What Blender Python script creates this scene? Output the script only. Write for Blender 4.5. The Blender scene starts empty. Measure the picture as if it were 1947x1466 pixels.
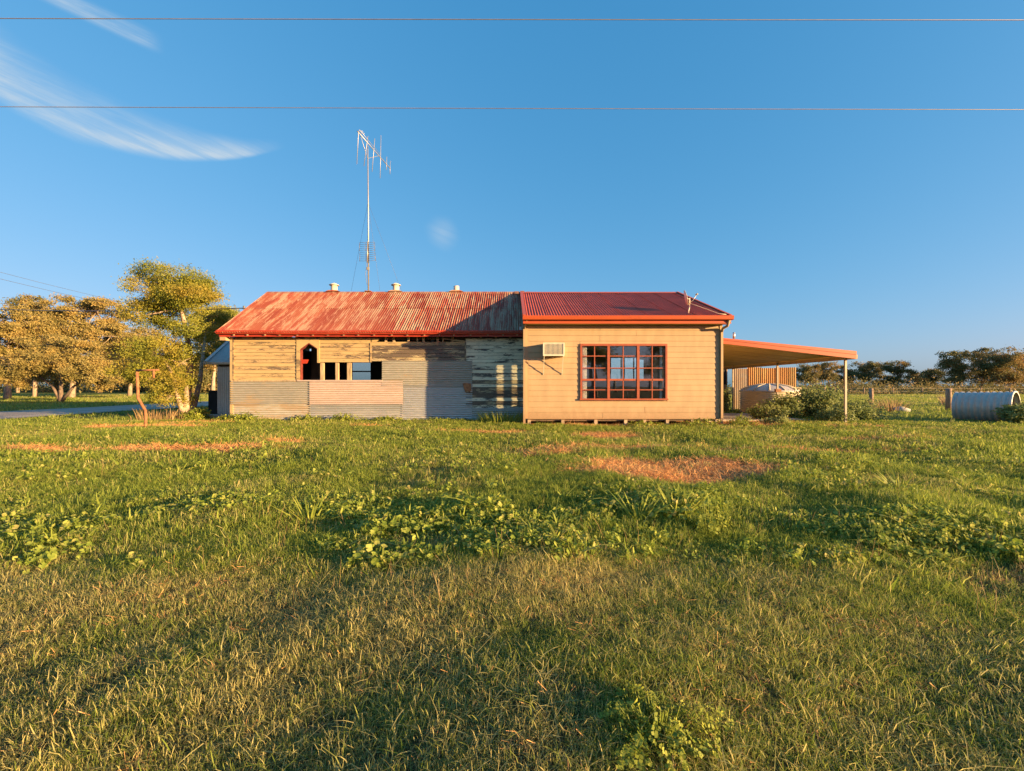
import bpy, math, random
import numpy as np
from mathutils import Vector, Matrix

# ------------------------------------------------------------------ camera, sky, sun, exposure
sc = bpy.context.scene
col = sc.collection
F = 820.0            # focal length in photo pixels (photo 1947 wide)
EYE = 1.2
cam_d = bpy.data.cameras.new('camera'); cam = bpy.data.objects.new('camera', cam_d); col.objects.link(cam)
cam.location = (0, 0, EYE); cam.rotation_euler = (math.radians(90), 0, 0)
cam_d.sensor_width = 36; cam_d.lens = 36 * F / 1947; cam_d.shift_y = 0.001
cam_d.clip_start = 0.05; cam_d.clip_end = 9000
sc.camera = cam

SUN_EL = 8.2
SUN_AZ = 65.0        # to the right of straight-behind-the-camera
sd = Vector((math.sin(math.radians(SUN_AZ)) * math.cos(math.radians(SUN_EL)),
             -math.cos(math.radians(SUN_AZ)) * math.cos(math.radians(SUN_EL)), math.sin(math.radians(SUN_EL))))
sun_d = bpy.data.lights.new('sun', 'SUN'); sun = bpy.data.objects.new('sun', sun_d); col.objects.link(sun)
sun_d.energy = 5.0; sun_d.angle = math.radians(0.5); sun_d.color = (1.0, 0.68, 0.32)
sun.rotation_euler = (-sd).to_track_quat('-Z', 'Y').to_euler(); sun.location = sd * 100

SKY_STRENGTH = 0.15
world = bpy.data.worlds.new('World'); sc.world = world; world.use_nodes = True
sc.view_settings.view_transform = 'Standard'; sc.view_settings.look = 'None'
sc.view_settings.gamma = 1.0; sc.view_settings.use_curve_mapping = False
sc.view_settings.exposure = 1.65
sc.cycles.max_bounces = 6; sc.cycles.transparent_max_bounces = 12
sc.cycles.diffuse_bounces = 2; sc.cycles.glossy_bounces = 3; sc.cycles.caustics_reflective = False
sc.cycles.use_denoising = True

# ------------------------------------------------------------------ node helpers
class E:
    """A float socket with operators."""
    def __init__(s, nt, sock): s.nt, s.s = nt, sock
    def _op(s, op, *o):
        n = s.nt.nodes.new('ShaderNodeMath'); n.operation = op
        for i, v in enumerate((s,) + o):
            if isinstance(v, E): s.nt.links.new(v.s, n.inputs[i])
            else: n.inputs[i].default_value = v
        return E(s.nt, n.outputs[0])
    def __add__(s, o): return s._op('ADD', o)
    def __sub__(s, o): return s._op('SUBTRACT', o)
    def __mul__(s, o): return s._op('MULTIPLY', o)
    def __truediv__(s, o): return s._op('DIVIDE', o)
    def gt(s, o): return s._op('GREATER_THAN', o)
    def mx(s, o): return s._op('MAXIMUM', o)
    def mn(s, o): return s._op('MINIMUM', o)
    def pw(s, o): return s._op('POWER', o)
    def inv(s): return (s * -1.0) + 1.0
    def step(s, a, b):      # smooth ramp a->b gives 0->1
        n = s.nt.nodes.new('ShaderNodeMapRange'); n.interpolation_type = 'SMOOTHSTEP'; n.clamp = True
        s.nt.links.new(s.s, n.inputs['Value'])
        n.inputs['From Min'].default_value = min(a, b); n.inputs['From Max'].default_value = max(a, b)
        n.inputs['To Min'].default_value = 0 if a < b else 1; n.inputs['To Max'].default_value = 1 if a < b else 0
        return E(s.nt, n.outputs[0])

def noise(nt, vec, scale=5, detail=4, rough=0.55, dist=0.0, sc3=None):
    n = nt.nodes.new('ShaderNodeTexNoise')
    n.inputs['Scale'].default_value = scale; n.inputs['Detail'].default_value = detail
    n.inputs['Roughness'].default_value = rough; n.inputs['Distortion'].default_value = dist
    if sc3 is not None:
        m = nt.nodes.new('ShaderNodeMapping'); m.inputs['Scale'].default_value = sc3
        nt.links.new(vec, m.inputs['Vector']); vec = m.outputs[0]
    nt.links.new(vec, n.inputs['Vector'])
    return E(nt, n.outputs['Fac'])

def mixc(nt, fac, a, b, mode='MIX'):
    n = nt.nodes.new('ShaderNodeMix'); n.data_type = 'RGBA'; n.blend_type = mode
    if isinstance(fac, E): nt.links.new(fac.s, n.inputs[0])
    else: n.inputs[0].default_value = fac
    for v, i in ((a, 6), (b, 7)):
        if isinstance(v, tuple): n.inputs[i].default_value = (*v[:3], 1)
        else: nt.links.new(v, n.inputs[i])
    return n.outputs[2]

def base(name):
    m = bpy.data.materials.new(name); m.use_nodes = True; nt = m.node_tree
    b = nt.nodes['Principled BSDF']
    g = nt.nodes.new('ShaderNodeNewGeometry')
    return m, nt, b, g.outputs['Position']

def objrand(nt):
    return E(nt, nt.nodes.new('ShaderNodeObjectInfo').outputs['Random'])

def bump(nt, b, h, strength=0.3, dist=0.01):
    n = nt.nodes.new('ShaderNodeBump'); n.inputs['Strength'].default_value = strength; n.inputs['Distance'].default_value = dist
    nt.links.new(h.s, n.inputs['Height']); nt.links.new(n.outputs[0], b.inputs['Normal'])

def plain(name, c, rough=0.6, metal=0.0, var=0.12, scale=6, sc3=None, rnd=0.08, dirt=None, bmp=0.0, spec=0.5, splash=None):
    """Base colour with blotchy variation, per-object variation and an optional dirt colour."""
    m, nt, b, pos = base(name)
    n1 = noise(nt, pos, scale, 5, 0.6, 0.3, sc3)
    dark = tuple(x * (1 - var * 1.6) for x in c); lite = tuple(min(1, x * (1 + var)) for x in c)
    cc = mixc(nt, n1.step(0.3, 0.72), dark, lite)
    if dirt:
        n2 = noise(nt, pos, scale * 0.6, 8, 0.7, 0.4, sc3)
        cc = mixc(nt, n2.step(0.56, 0.72) * 0.7, cc, dirt)
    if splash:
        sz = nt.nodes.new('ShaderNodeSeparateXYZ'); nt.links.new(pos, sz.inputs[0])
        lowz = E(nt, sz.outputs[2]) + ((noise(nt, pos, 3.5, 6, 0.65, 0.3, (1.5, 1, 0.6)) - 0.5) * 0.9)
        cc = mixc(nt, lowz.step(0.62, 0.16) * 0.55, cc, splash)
    if rnd:
        r = objrand(nt)
        h = nt.nodes.new('ShaderNodeHueSaturation'); nt.links.new(cc, h.inputs['Color'])
        nt.links.new(((r * (2 * rnd)) + (1 - rnd)).s, h.inputs['Value']); cc = h.outputs[0]
    nt.links.new(cc, b.inputs['Base Color'])
    b.inputs['Roughness'].default_value = rough; b.inputs['Metallic'].default_value = metal
    b.inputs['Specular IOR Level'].default_value = spec
    if bmp: bump(nt, b, noise(nt, pos, scale * 8, 5, 0.6, 0, sc3), bmp, 0.006)
    return m

def peeling(name, paint, wood, amount, scale=1.0):
    """Old paint flaking off weathered boards along the grain (x); amount 0..1 of bare wood."""
    m, nt, b, pos = base(name)
    r = objrand(nt)
    v = nt.nodes.new('ShaderNodeVectorMath'); v.operation = 'ADD'
    nt.links.new(pos, v.inputs[0])
    cx = nt.nodes.new('ShaderNodeCombineXYZ'); nt.links.new((r * 37.0).s, cx.inputs[0]); nt.links.new((r * 11.0).s, cx.inputs[2])
    nt.links.new(cx.outputs[0], v.inputs[1]); vec = v.outputs[0]
    big = noise(nt, vec, 1.0 * scale, 3, 0.5, 0.2, (1.2, 1, 5))
    fine = noise(nt, vec, 3.2 * scale, 9, 0.72, 0.6, (2.0, 1, 13))
    k = (big * 0.55) + (fine * 0.6) + (r * 0.1)
    lo = 0.74 - amount * 0.34
    mask = k.step(lo, lo + 0.022)
    grain = noise(nt, vec, 6, 6, 0.7, 0.2, (1, 1, 40))
    wd = mixc(nt, grain.step(0.3, 0.7), tuple(x * 0.45 for x in wood), wood)
    pt = mixc(nt, noise(nt, vec, 2.5, 5, 0.6).step(0.3, 0.7), tuple(x * 0.86 for x in paint), paint)
    pt = mixc(nt, k.step(lo - 0.05, lo) * 0.35, pt, wood)
    cc = mixc(nt, mask, pt, wd)
    nt.links.new(cc, b.inputs['Base Color'])
    b.inputs['Roughness'].default_value = 0.7
    bump(nt, b, (mask.inv() * 1.0) + (grain * 0.5), 0.5, 0.004)
    return m

def rusty_sheet(name, metal_c, rust_c, amount, along=(1, 1, 1), metal=0.35, rough=0.5, scale=1.2, tint2=None, soft=0.1):
    m, nt, b, pos = base(name)
    r = objrand(nt)
    n1 = noise(nt, pos, scale, 8, 0.68, 0.5, along)
    n2 = noise(nt, pos, scale * 9, 4, 0.6, 0.2, along)
    k = (n1 * 0.75) + (n2 * 0.25) + (r * 0.08)
    lo = 0.72 - amount * 0.4
    mask = k.step(lo, lo + soft)
    cm = mixc(nt, n2.step(0.3, 0.7), tuple(x * 0.82 for x in metal_c), metal_c)
    if tint2: cm = mixc(nt, noise(nt, pos, 0.7, 3, 0.5, 0, along).step(0.4, 0.62), cm, tint2)
    h = nt.nodes.new('ShaderNodeHueSaturation'); nt.links.new(cm, h.inputs['Color']); nt.links.new(((r * 0.36) + 0.80).s, h.inputs['Value'])
    cc = mixc(nt, mask, h.outputs[0], rust_c)
    nt.links.new(cc, b.inputs['Base Color'])
    nt.links.new((mask.inv() * metal).s, b.inputs['Metallic'])
    b.inputs['Roughness'].default_value = rough
    bump(nt, b, n2, 0.12, 0.004)
    return m

def leafy(name, c1, c2, c3=None, trans=0.35, attr='rnd', inst=None, patch=None, rough=0.6):
    """Leaf: diffuse + translucent; colour from a per-leaf random value (and a per-clump one)."""
    m = bpy.data.materials.new(name); m.use_nodes = True; nt = m.node_tree
    nt.nodes.clear()
    out = nt.nodes.new('ShaderNodeOutputMaterial')
    a = nt.nodes.new('ShaderNodeAttribute'); a.attribute_name = attr
    f = E(nt, a.outputs['Fac'])
    cc = mixc(nt, f, c1, c2)
    if inst and c3:
        i = nt.nodes.new('ShaderNodeAttribute'); i.attribute_name = inst; i.attribute_type = 'INSTANCER'
        fi = E(nt, i.outputs['Fac'])
        cc = mixc(nt, (fi + (f * 0.7) - 0.35).step(0.2, 0.8), cc, mixc(nt, f, tuple(x * 0.7 for x in c3), tuple(x * 1.15 for x in c3)))
    elif c3:
        g = nt.nodes.new('ShaderNodeNewGeometry')
        cc = mixc(nt, noise(nt, g.outputs['Position'], patch or 0.8, 3).step(0.45, 0.65), cc, c3)
    d = nt.nodes.new('ShaderNodeBsdfPrincipled'); d.inputs['Roughness'].default_value = rough
    d.inputs['Specular IOR Level'].default_value = 0.25
    t = nt.nodes.new('ShaderNodeBsdfTranslucent')
    mx = nt.nodes.new('ShaderNodeMixShader'); mx.inputs[0].default_value = trans
    nt.links.new(cc, d.inputs['Base Color']); nt.links.new(cc, t.inputs['Color'])
    nt.links.new(d.outputs[0], mx.inputs[1]); nt.links.new(t.outputs[0], mx.inputs[2]); nt.links.new(mx.outputs[0], out.inputs[0])
    return m

def glass_mat(name, tint=(0.97, 0.985, 0.98), rough=0.0):
    m = bpy.data.materials.new(name); m.use_nodes = True; nt = m.node_tree; nt.nodes.clear()
    out = nt.nodes.new('ShaderNodeOutputMaterial')
    g0 = nt.nodes.new('ShaderNodeNewGeometry'); dt = nt.nodes.new('ShaderNodeVectorMath'); dt.operation = 'DOT_PRODUCT'
    nt.links.new(g0.outputs['Normal'], dt.inputs[0]); nt.links.new(g0.outputs['Incoming'], dt.inputs[1])
    k = ((E(nt, dt.outputs['Value'])._op('ABSOLUTE').inv().pw(5.0) * 0.88) + 0.12).mn(1.0)
    t = nt.nodes.new('ShaderNodeBsdfTransparent'); t.inputs[0].default_value = (*tint, 1)
    g = nt.nodes.new('ShaderNodeBsdfGlossy'); g.inputs['Roughness'].default_value = rough
    mx = nt.nodes.new('ShaderNodeMixShader'); nt.links.new(k.s, mx.inputs[0])
    nt.links.new(t.outputs[0], mx.inputs[1]); nt.links.new(g.outputs[0], mx.inputs[2]); nt.links.new(mx.outputs[0], out.inputs[0])
    return m

# ------------------------------------------------------------------ world: daylight sky with thin cirrus
def build_world():
    nt = world.node_tree; nt.nodes.clear()
    out = nt.nodes.new('ShaderNodeOutputWorld'); bg = nt.nodes.new('ShaderNodeBackground')
    sky = nt.nodes.new('ShaderNodeTexSky'); sky.sky_type = 'NISHITA'; sky.sun_disc = False
    sky.sun_elevation = math.radians(SUN_EL); sky.sun_rotation = math.atan2(sd.x, sd.y)
    sky.altitude = 100; sky.air_density = 1.0; sky.dust_density = 1.3; sky.ozone_density = 3.0
    tc = nt.nodes.new('ShaderNodeTexCoord'); sp = nt.nodes.new('ShaderNodeSeparateXYZ')
    nt.links.new(tc.outputs['Generated'], sp.inputs[0])
    dx, dy, dz = (E(nt, sp.outputs[i]) for i in range(3))
    front = dy.step(0.02, 0.12)
    u = dx / dy.mx(0.05); v = dz / dy.mx(0.05)
    cv = nt.nodes.new('ShaderNodeCombineXYZ'); nt.links.new(u.s, cv.inputs[0]); nt.links.new(v.s, cv.inputs[1])
    rot = nt.nodes.new('ShaderNodeMapping'); rot.inputs['Rotation'].default_value = (0, 0, math.radians(24))
    nt.links.new(cv.outputs[0], rot.inputs['Vector'])
    fib = noise(nt, rot.outputs[0], 3.6, 9, 0.66, 0.3, (1.0, 13, 1))
    soft = noise(nt, rot.outputs[0], 2.2, 4, 0.5, 0.4, (1, 3, 1))
    wob = (noise(nt, cv.outputs[0], 4.0, 3, 0.5) - 0.5) * 0.03
    # main wisp: an arc with a crisp lower edge, feathering upwards
    w = u + 0.68
    low = (w * w * 0.637) + (w * 0.0604) + 0.527
    h = v - low + wob
    thick = ((u * -0.175) - 0.075).mx(0.012)
    t = h / thick
    m1 = t.step(-0.12, 0.25) * t.step(1.5, 0.15) * u.step(-0.52, -0.66)
    m1 = m1 * ((fib.step(0.34, 0.68) * 0.6) + 0.42) * ((soft.step(0.3, 0.62) * 0.45) + 0.55)
    # second wisp above it
    l2 = (u * -0.474) + 0.403
    t2 = (v - l2 + (wob * 0.5)) / 0.022
    m2 = t2.step(-1.3, 0.0) * t2.step(1.6, 0.0) * u.step(-0.80, -0.87) * ((fib.step(0.3, 0.7) * 0.6) + 0.15)
    # a faint puff over the ridge
    t3 = ((u + 0.160) * 0.85 + (v - 0.355) * 0.55); s3 = ((v - 0.355) * 0.85 - (u + 0.160) * 0.55)
    q3 = ((t3 * t3) / 0.0008 + (s3 * s3) / 0.0011)._op('SQRT') + ((soft - 0.5) * 1.6)
    m3 = q3.step(1.5, -0.2) * 0.34 * ((fib.step(0.3, 0.65) * 0.4) + 0.6)
    mask = (m1 * 1.05 + (m2 * 0.8) + m3).mn(0.8) * front
    # camera-like tone response of the sky: each channel through a soft power curve
    sr = nt.nodes.new('ShaderNodeSeparateColor'); nt.links.new(sky.outputs[0], sr.inputs[0])
    cr = nt.nodes.new('ShaderNodeCombineColor')
    for i, (g_, k_) in enumerate(SKY_CURVE): nt.links.new((E(nt, sr.outputs[i]).pw(g_) * k_).s, cr.inputs[i])
    cc = mixc(nt, mask, cr.outputs[0], SKY_CLOUD)
    nt.links.new(cc, bg.inputs['Color']); bg.inputs['Strength'].default_value = SKY_STRENGTH
    nt.links.new(bg.outputs[0], out.inputs[0])
SKY_CURVE = ((1.05, 0.42), (0.52, 0.735), (0.40, 1.11)); SKY_CLOUD = (1.32, 1.52, 1.68)
build_world()

# ------------------------------------------------------------------ object helpers
def px(x, y, Y):
    """Photo pixel at depth Y (metres from the camera) to a point in the place."""
    return Vector(((x - 973.5) * Y / F, Y, EYE + (735 - y) * Y / F))

def tag(o, label=None, cat=None, group=None, kind=None):
    for k, v in (('label', label), ('category', cat), ('group', group), ('kind', kind)):
        if v: o[k] = v
    return o

def empty(name, loc, label, cat, group=None):
    o = bpy.data.objects.new(name, None); col.objects.link(o); o.location = loc; o.empty_display_size = 0.2
    return tag(o, label, cat, group)

def link(o, parent):
    col.objects.link(o)
    if parent is not None:
        o.parent = parent
        if parent.type == 'EMPTY': o.matrix_parent_inverse = Matrix.Translation(-Vector(parent.location))
    return o

def mesh(name, verts, faces, mat, parent=None, smooth=False):
    me = bpy.data.meshes.new(name); me.from_pydata([tuple(v) for v in verts], [], faces)
    me.materials.append(mat)
    if smooth: me.polygons.foreach_set('use_smooth', [True] * len(me.polygons))
    me.update()
    return link(bpy.data.objects.new(name, me), parent)

BOXF = [(0, 3, 2, 1), (4, 5, 6, 7), (0, 1, 5, 4), (1, 2, 6, 5), (2, 3, 7, 6), (3, 0, 4, 7)]
def box(name, x0, x1, y0, y1, z0, z1, mat, parent=None):
    v = [(x0, y0, z0), (x1, y0, z0), (x1, y1, z0), (x0, y1, z0), (x0, y0, z1), (x1, y0, z1), (x1, y1, z1), (x0, y1, z1)]
    return mesh(name, v, BOXF, mat, parent)

def prism(name, pts, axis, a0, a1, mat, parent=None, smooth=False):
    """Extrude a 2D polygon along an axis: 'x' pts=(y,z), 'y' pts=(x,z), 'z' pts=(x,y)."""
    def P(p, a): return {'x': (a, p[0], p[1]), 'y': (p[0], a, p[1]), 'z': (p[0], p[1], a)}[axis]
    n = len(pts); v = [P(p, a0) for p in pts] + [P(p, a1) for p in pts]
    f = [tuple(range(n)), tuple(range(2 * n - 1, n - 1, -1))] + [(i, i + n, (i + 1) % n + n, (i + 1) % n) for i in range(n)]
    return mesh(name, v, f, mat, parent, smooth)

def tube_geo(pts, rad, seg=8, verts=None, faces=None):
    verts = [] if verts is None else verts; faces = [] if faces is None else faces
    pts = [Vector(p) for p in pts]; b0 = len(verts)
    rad = rad if isinstance(rad, (list, tuple)) else [rad] * len(pts)
    up = None
    for i, p in enumerate(pts):
        d = (pts[min(i + 1, len(pts) - 1)] - pts[max(i - 1, 0)]).normalized()
        if up is None: up = Vector((0, 0, 1)) if abs(d.z) < 0.9 else Vector((1, 0, 0))
        s = d.cross(up).normalized(); up = s.cross(d).normalized()
        for k in range(seg):
            a = 2 * math.pi * k / seg
            verts.append(p + (s * math.cos(a) + up * math.sin(a)) * rad[i])
    for i in range(len(pts) - 1):
        for k in range(seg):
            a, b = b0 + i * seg + k, b0 + i * seg + (k + 1) % seg
            faces.append((a, b, b + seg, a + seg))
    faces.append(tuple(b0 + k for k in range(seg))[::-1]); faces.append(tuple(b0 + (len(pts) - 1) * seg + k for k in range(seg)))
    return verts, faces

def tube(name, pts, rad, mat, parent=None, seg=8):
    v, f = tube_geo(pts, rad, seg)
    return mesh(name, v, f, mat, parent, True)

def lathe(name, prof, c, mat, parent=None, seg=40, M=None, close=False):
    """Profile of (radius, z) turned about z at c (or carried by matrix M)."""
    v, f = [], []
    for r, z in prof:
        for k in range(seg):
            a = 2 * math.pi * k / seg; p = Vector((r * math.cos(a), r * math.sin(a), z))
            v.append((M @ p) if M else p + Vector(c))
    for i in range(len(prof) - 1):
        for k in range(seg):
            a, b = i * seg + k, i * seg + (k + 1) % seg
            f.append((a, b, b + seg, a + seg))
    if close: f.append(tuple(range((len(prof) - 1) * seg, len(prof) * seg)))
    return mesh(name, v, f, mat, parent, True)

def corrugated(name, o, u, v, width, length, mat, parent=None, pitch=0.076, amp=0.009, seg=6, rows=1, wob=0.0, seed=0):
    """Corrugated sheet: ribs repeat along u, run along v."""
    o, u, v = Vector(o), Vector(u).normalized(), Vector(v).normalized(); n = u.cross(v)
    rr = random.Random(seed)
    m = max(2, round(width / pitch * seg)); vs, fs = [], []
    for j in range(rows + 1):
        for i in range(m + 1):
            s = width * i / m
            b = math.sin(j * 2.1 + seed) * math.sin(s * 3 + seed) * wob
            vs.append(o + u * s + v * (length * j / rows) + n * (amp * math.cos(2 * math.pi * s / pitch) + b))
    for j in range(rows):
        for i in range(m):
            a = j * (m + 1) + i; fs.append((a, a + 1, a + m + 2, a + m + 1))
    return mesh(name, vs, fs, mat, parent, True)

def board(name, x0, x1, z0, z1, y, mat, parent, proud=0.024, tilt=0.0, gap=0.008):
    """Weatherboard on a wall facing -y: thick at its lower edge."""
    t = tilt * (x1 - x0); z0 += gap * 0.5; z1 -= 0.012 + gap * 0.5
    v = [(x0, y - proud, z0), (x1, y - proud, z0 + t), (x1, y, z0 + t), (x0, y, z0),
         (x0, y - 0.006, z1), (x1, y - 0.006, z1 + t), (x1, y, z1 + t), (x0, y, z1)]
    return mesh(name, v, BOXF, mat, parent)

def np_quads(name, V, mats, attr, parent=None, mat_index=None):
    """V: (N,4,3) quads -> one mesh with a per-face float attribute 'rnd'."""
    N = len(V); me = bpy.data.meshes.new(name)
    me.vertices.add(N * 4); me.vertices.foreach_set('co', V.reshape(-1).astype(np.float32))
    me.loops.add(N * 4); me.loops.foreach_set('vertex_index', np.arange(N * 4, dtype=np.int32))
    me.polygons.add(N); me.polygons.foreach_set('loop_start', np.arange(0, N * 4, 4, dtype=np.int32))
    me.update(calc_edges=True)
    a = me.attributes.new('rnd', 'FLOAT', 'FACE'); a.data.foreach_set('value', attr.astype(np.float32))
    for m in (mats if isinstance(mats, list) else [mats]): me.materials.append(m)
    if mat_index is not None: me.polygons.foreach_set('material_index', mat_index.astype(np.int32))
    me.validate()
    return link(bpy.data.objects.new(name, me), parent)

def unit(rng, n):
    v = rng.normal(size=(n, 3)); return v / np.linalg.norm(v, axis=1, keepdims=True)

def leaf_quads(rng, C, size, aspect=0.45, up_bias=0.0, droop=0.0):
    n = len(C); U = unit(rng, n); U[:, 2] -= droop; U /= np.linalg.norm(U, axis=1, keepdims=True)
    W = unit(rng, n); W[:, 2] *= (1 - up_bias)
    Vv = np.cross(U, W); Vv /= np.maximum(np.linalg.norm(Vv, axis=1, keepdims=True), 1e-6)
    s = size * rng.uniform(0.6, 1.35, n)[:, None]
    return np.stack([C + U * s, C + Vv * s * aspect, C - U * s, C - Vv * s * aspect], 1)

def limb(rng, a, b, bend=0.12, n=5):
    a, b = np.array(a, float), np.array(b, float); L = np.linalg.norm(b - a)
    off = rng.normal(size=3) * L * bend; off[2] = abs(off[2]) * 0.5 - L * 0.04
    return [tuple(a + (b - a) * t + off * 4 * t * (1 - t) * 0.5 + rng.normal(size=3) * L * 0.015 * (0 < t < 1)) for t in np.linspace(0, 1, n)]

def tree(name, label, bx, by, trunks, blobs, ncl, nl, leaf, mat, bark, seed, group=None, rad=0.16, spread=0.36, aspect=0.45, droop=0.2, gz=0.0, twigs=True, shell=0.45):
    """Tapered trunks and limbs; leaves in clumps spread through the crown's blobs.
    trunks: list of polylines (world points); blobs: (x,y,z,rx,ry,rz)."""
    rng = np.random.default_rng(seed)
    root = empty(name, (bx, by, gz), label, 'tree', group)
    tv, tf = [], []
    nodes = []
    for k, tr in enumerate(trunks):
        n = len(tr); r0 = rad * (1.0 if k == 0 else 0.7)
        tube_geo(tr, [r0 * (1 - 0.72 * i / (n - 1)) * (1.25 if i == 0 else 1) for i in range(n)], 8, tv, tf)
        nodes += [tr[i] for i in range(max(1, n // 2), n)]
    nodes = np.array(nodes)
    vol = np.array([b[3] * b[4] * b[5] for b in blobs]) ** 0.75; vol /= vol.sum()
    C = []
    for c in range(ncl):
        b = blobs[rng.choice(len(blobs), p=vol)]
        d = unit(rng, 1)[0]; r = rng.uniform(shell, 1) ** 0.6
        C.append(np.array(b[:3]) + d * r * np.array(b[3:6]))
    C = np.array(C)
    if twigs:
        for b in blobs:
            bc = np.array(b[:3]); j = np.argmin(np.linalg.norm(nodes - bc, axis=1))
            tube_geo(limb(rng, nodes[j], bc, 0.12), [rad * 0.34, rad * 0.28, rad * 0.22, rad * 0.16, rad * 0.12], 6, tv, tf)
            near = np.argsort(np.linalg.norm((C - bc) / np.array(b[3:6]), axis=1))[:max(3, ncl // (len(blobs) * 2))]
            for q in near:
                tube_geo(limb(rng, bc, C[q], 0.12, 4), [rad * 0.13, rad * 0.1, rad * 0.07, rad * 0.03], 4, tv, tf)
    mesh('trunk', tv, tf, bark, root, True)
    P, R = [], []
    for c in C:
        k = int(nl * rng.uniform(0.5, 1.5)); s = spread * rng.uniform(0.7, 1.3)
        p = rng.normal(size=(k, 3)) * np.array([s, s, s * 0.62]); P.append(c + p)
        R.append(np.clip(rng.uniform(0, 1) * 0.55 + rng.uniform(0, 0.45, k), 0, 1))
    P = np.concatenate(P); R = np.concatenate(R)
    np_quads('crown', leaf_quads(rng, P, leaf, aspect, 0, droop), mat, R, root)
    return root

# ground relief, shared by everything that stands on it
def ground_z(x, y):
    x = np.asarray(x, float); y = np.asarray(y, float)
    z = 0.022 * np.sin(x * 1.3 + 0.7 * y) * np.sin(y * 0.9 - 0.4 * x) + 0.014 * np.sin(x * 3.1 - y * 1.7) * np.cos(y * 2.3)
    z = z + 0.03 * np.sin(x * 0.31 + 1.0) * np.sin(y * 0.42)
    flat = np.clip((np.hypot(x, y) - 25) / 30, 0, 1)
    return z * (1 - flat) * (1 + 0.9 * np.clip((12 - y) / 4, 0, 1))

# ------------------------------------------------------------------ materials
M = {}
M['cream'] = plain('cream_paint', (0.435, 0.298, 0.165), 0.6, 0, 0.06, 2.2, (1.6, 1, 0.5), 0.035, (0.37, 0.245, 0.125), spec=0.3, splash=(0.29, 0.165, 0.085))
M['cream_dark'] = plain('cream_soffit', (0.50, 0.38, 0.13), 0.6, 0, 0.05, 4)
M['peel_lo'] = peeling('peeling_paint_light', (0.50, 0.35, 0.16), (0.21, 0.15, 0.09), 0.08)
M['peel_mid'] = peeling('peeling_paint_mid', (0.49, 0.34, 0.16), (0.20, 0.14, 0.09), 0.26)
M['peel_hi'] = peeling('peeling_paint_bare', (0.48, 0.37, 0.20), (0.17, 0.12, 0.08), 0.44)
M['peel_shade_lift'] = peeling('peeling_paint_shade_lift', (0.78, 0.68, 0.47), (0.13, 0.11, 0.09), 0.14)  # cream paint lightened in colour to lift shaded boards; flaking is real wear
M['stud'] = plain('raw_timber', (0.46, 0.33, 0.19), 0.8, 0, 0.25, 5, (4, 4, 0.6), 0.15)
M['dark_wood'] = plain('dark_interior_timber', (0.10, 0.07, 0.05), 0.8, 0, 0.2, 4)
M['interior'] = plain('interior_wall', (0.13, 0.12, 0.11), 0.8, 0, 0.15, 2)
M['interior_pale'] = plain('interior_plaster', (0.30, 0.29, 0.27), 0.8, 0, 0.08, 2)
M['red_old'] = plain('old_red_gutter', (0.42, 0.040, 0.012), 0.5, 0, 0.10, 5, (1, 1, 3), 0.05, (0.34, 0.05, 0.03))
M['red_new'] = plain('new_red_trim', (0.44, 0.075, 0.016), 0.45, 0, 0.04, 3, None, 0.02)
M['reveal'] = plain('old_red_reveal', (0.20, 0.04, 0.03), 0.6, 0, 0.2, 8)
M['red_window'] = plain('red_brown_joinery', (0.33, 0.075, 0.030), 0.5, 0, 0.08, 6)
M['roof_new'] = plain('red_roof_sheet', (0.47, 0.085, 0.042), 0.6, 0, 0.10, 1.5, None, 0.04, spec=0.25)
M['roof_old'] = rusty_sheet('faded_red_roof_sheet', (0.31, 0.050, 0.020), (0.41, 0.255, 0.155), 0.58, (5.0, 0.55, 0.55), 0.0, 0.7, 1.5, (0.34, 0.085, 0.035), 0.14)
M['galv'] = rusty_sheet('weathered_zinc', (0.58, 0.55, 0.50), (0.46, 0.38, 0.29), 0.35, (0.7, 1, 2.5), 0.35, 0.5, 1.0, (0.40, 0.40, 0.38))
M['galv_brown'] = rusty_sheet('stained_zinc', (0.49, 0.45, 0.37), (0.38, 0.29, 0.19), 0.45, (0.6, 1, 2.5), 0.2, 0.55, 1.0)
M['galv_pink'] = rusty_sheet('pink_washed_sheet', (0.50, 0.38, 0.32), (0.42, 0.32, 0.26), 0.35, (0.6, 1, 2.5), 0.05, 0.6, 1.0)
M['galv_blue'] = rusty_sheet('cleaner_zinc', (0.58, 0.56, 0.53), (0.46, 0.40, 0.33), 0.28, (0.5, 1, 2.2), 0.55, 0.42, 0.9)
M['galv_new'] = plain('bright_zinc', (0.55, 0.56, 0.56), 0.35, 0.6, 0.08, 6)
M['rust'] = plain('rusty_steel', (0.34, 0.145, 0.06), 0.8, 0.1, 0.3, 9, None, 0.05, (0.22, 0.08, 0.04), 0.3)
M['vent'] = plain('painted_vent', (0.72, 0.60, 0.45), 0.5, 0.1, 0.08, 8)
M['concrete'] = plain('old_concrete', (0.42, 0.39, 0.34), 0.9, 0, 0.12, 5, None, 0.05, None, 0.3)
M['stump'] = plain('stump_timber', (0.46, 0.33, 0.22), 0.85, 0, 0.2, 6)
M['ac'] = plain('aged_cream_plastic', (0.70, 0.63, 0.48), 0.5, 0, 0.06, 6, None, 0.02)
M['ac_grille'] = plain('grey_louvre', (0.30, 0.28, 0.23), 0.5, 0, 0.06, 6)
M['black'] = plain('dark_void', (0.02, 0.02, 0.02), 0.9)
M['steel'] = plain('aluminium_tube', (0.42, 0.40, 0.38), 0.45, 0.5, 0.08, 10)
M['wire'] = plain('wire', (0.16, 0.15, 0.15), 0.5, 0.4)
M['wire_pale'] = plain('aluminium_wire', (0.30, 0.26, 0.26), 0.5, 0.4)
M['white'] = plain('white_paint', (0.74, 0.73, 0.70), 0.5)
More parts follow.
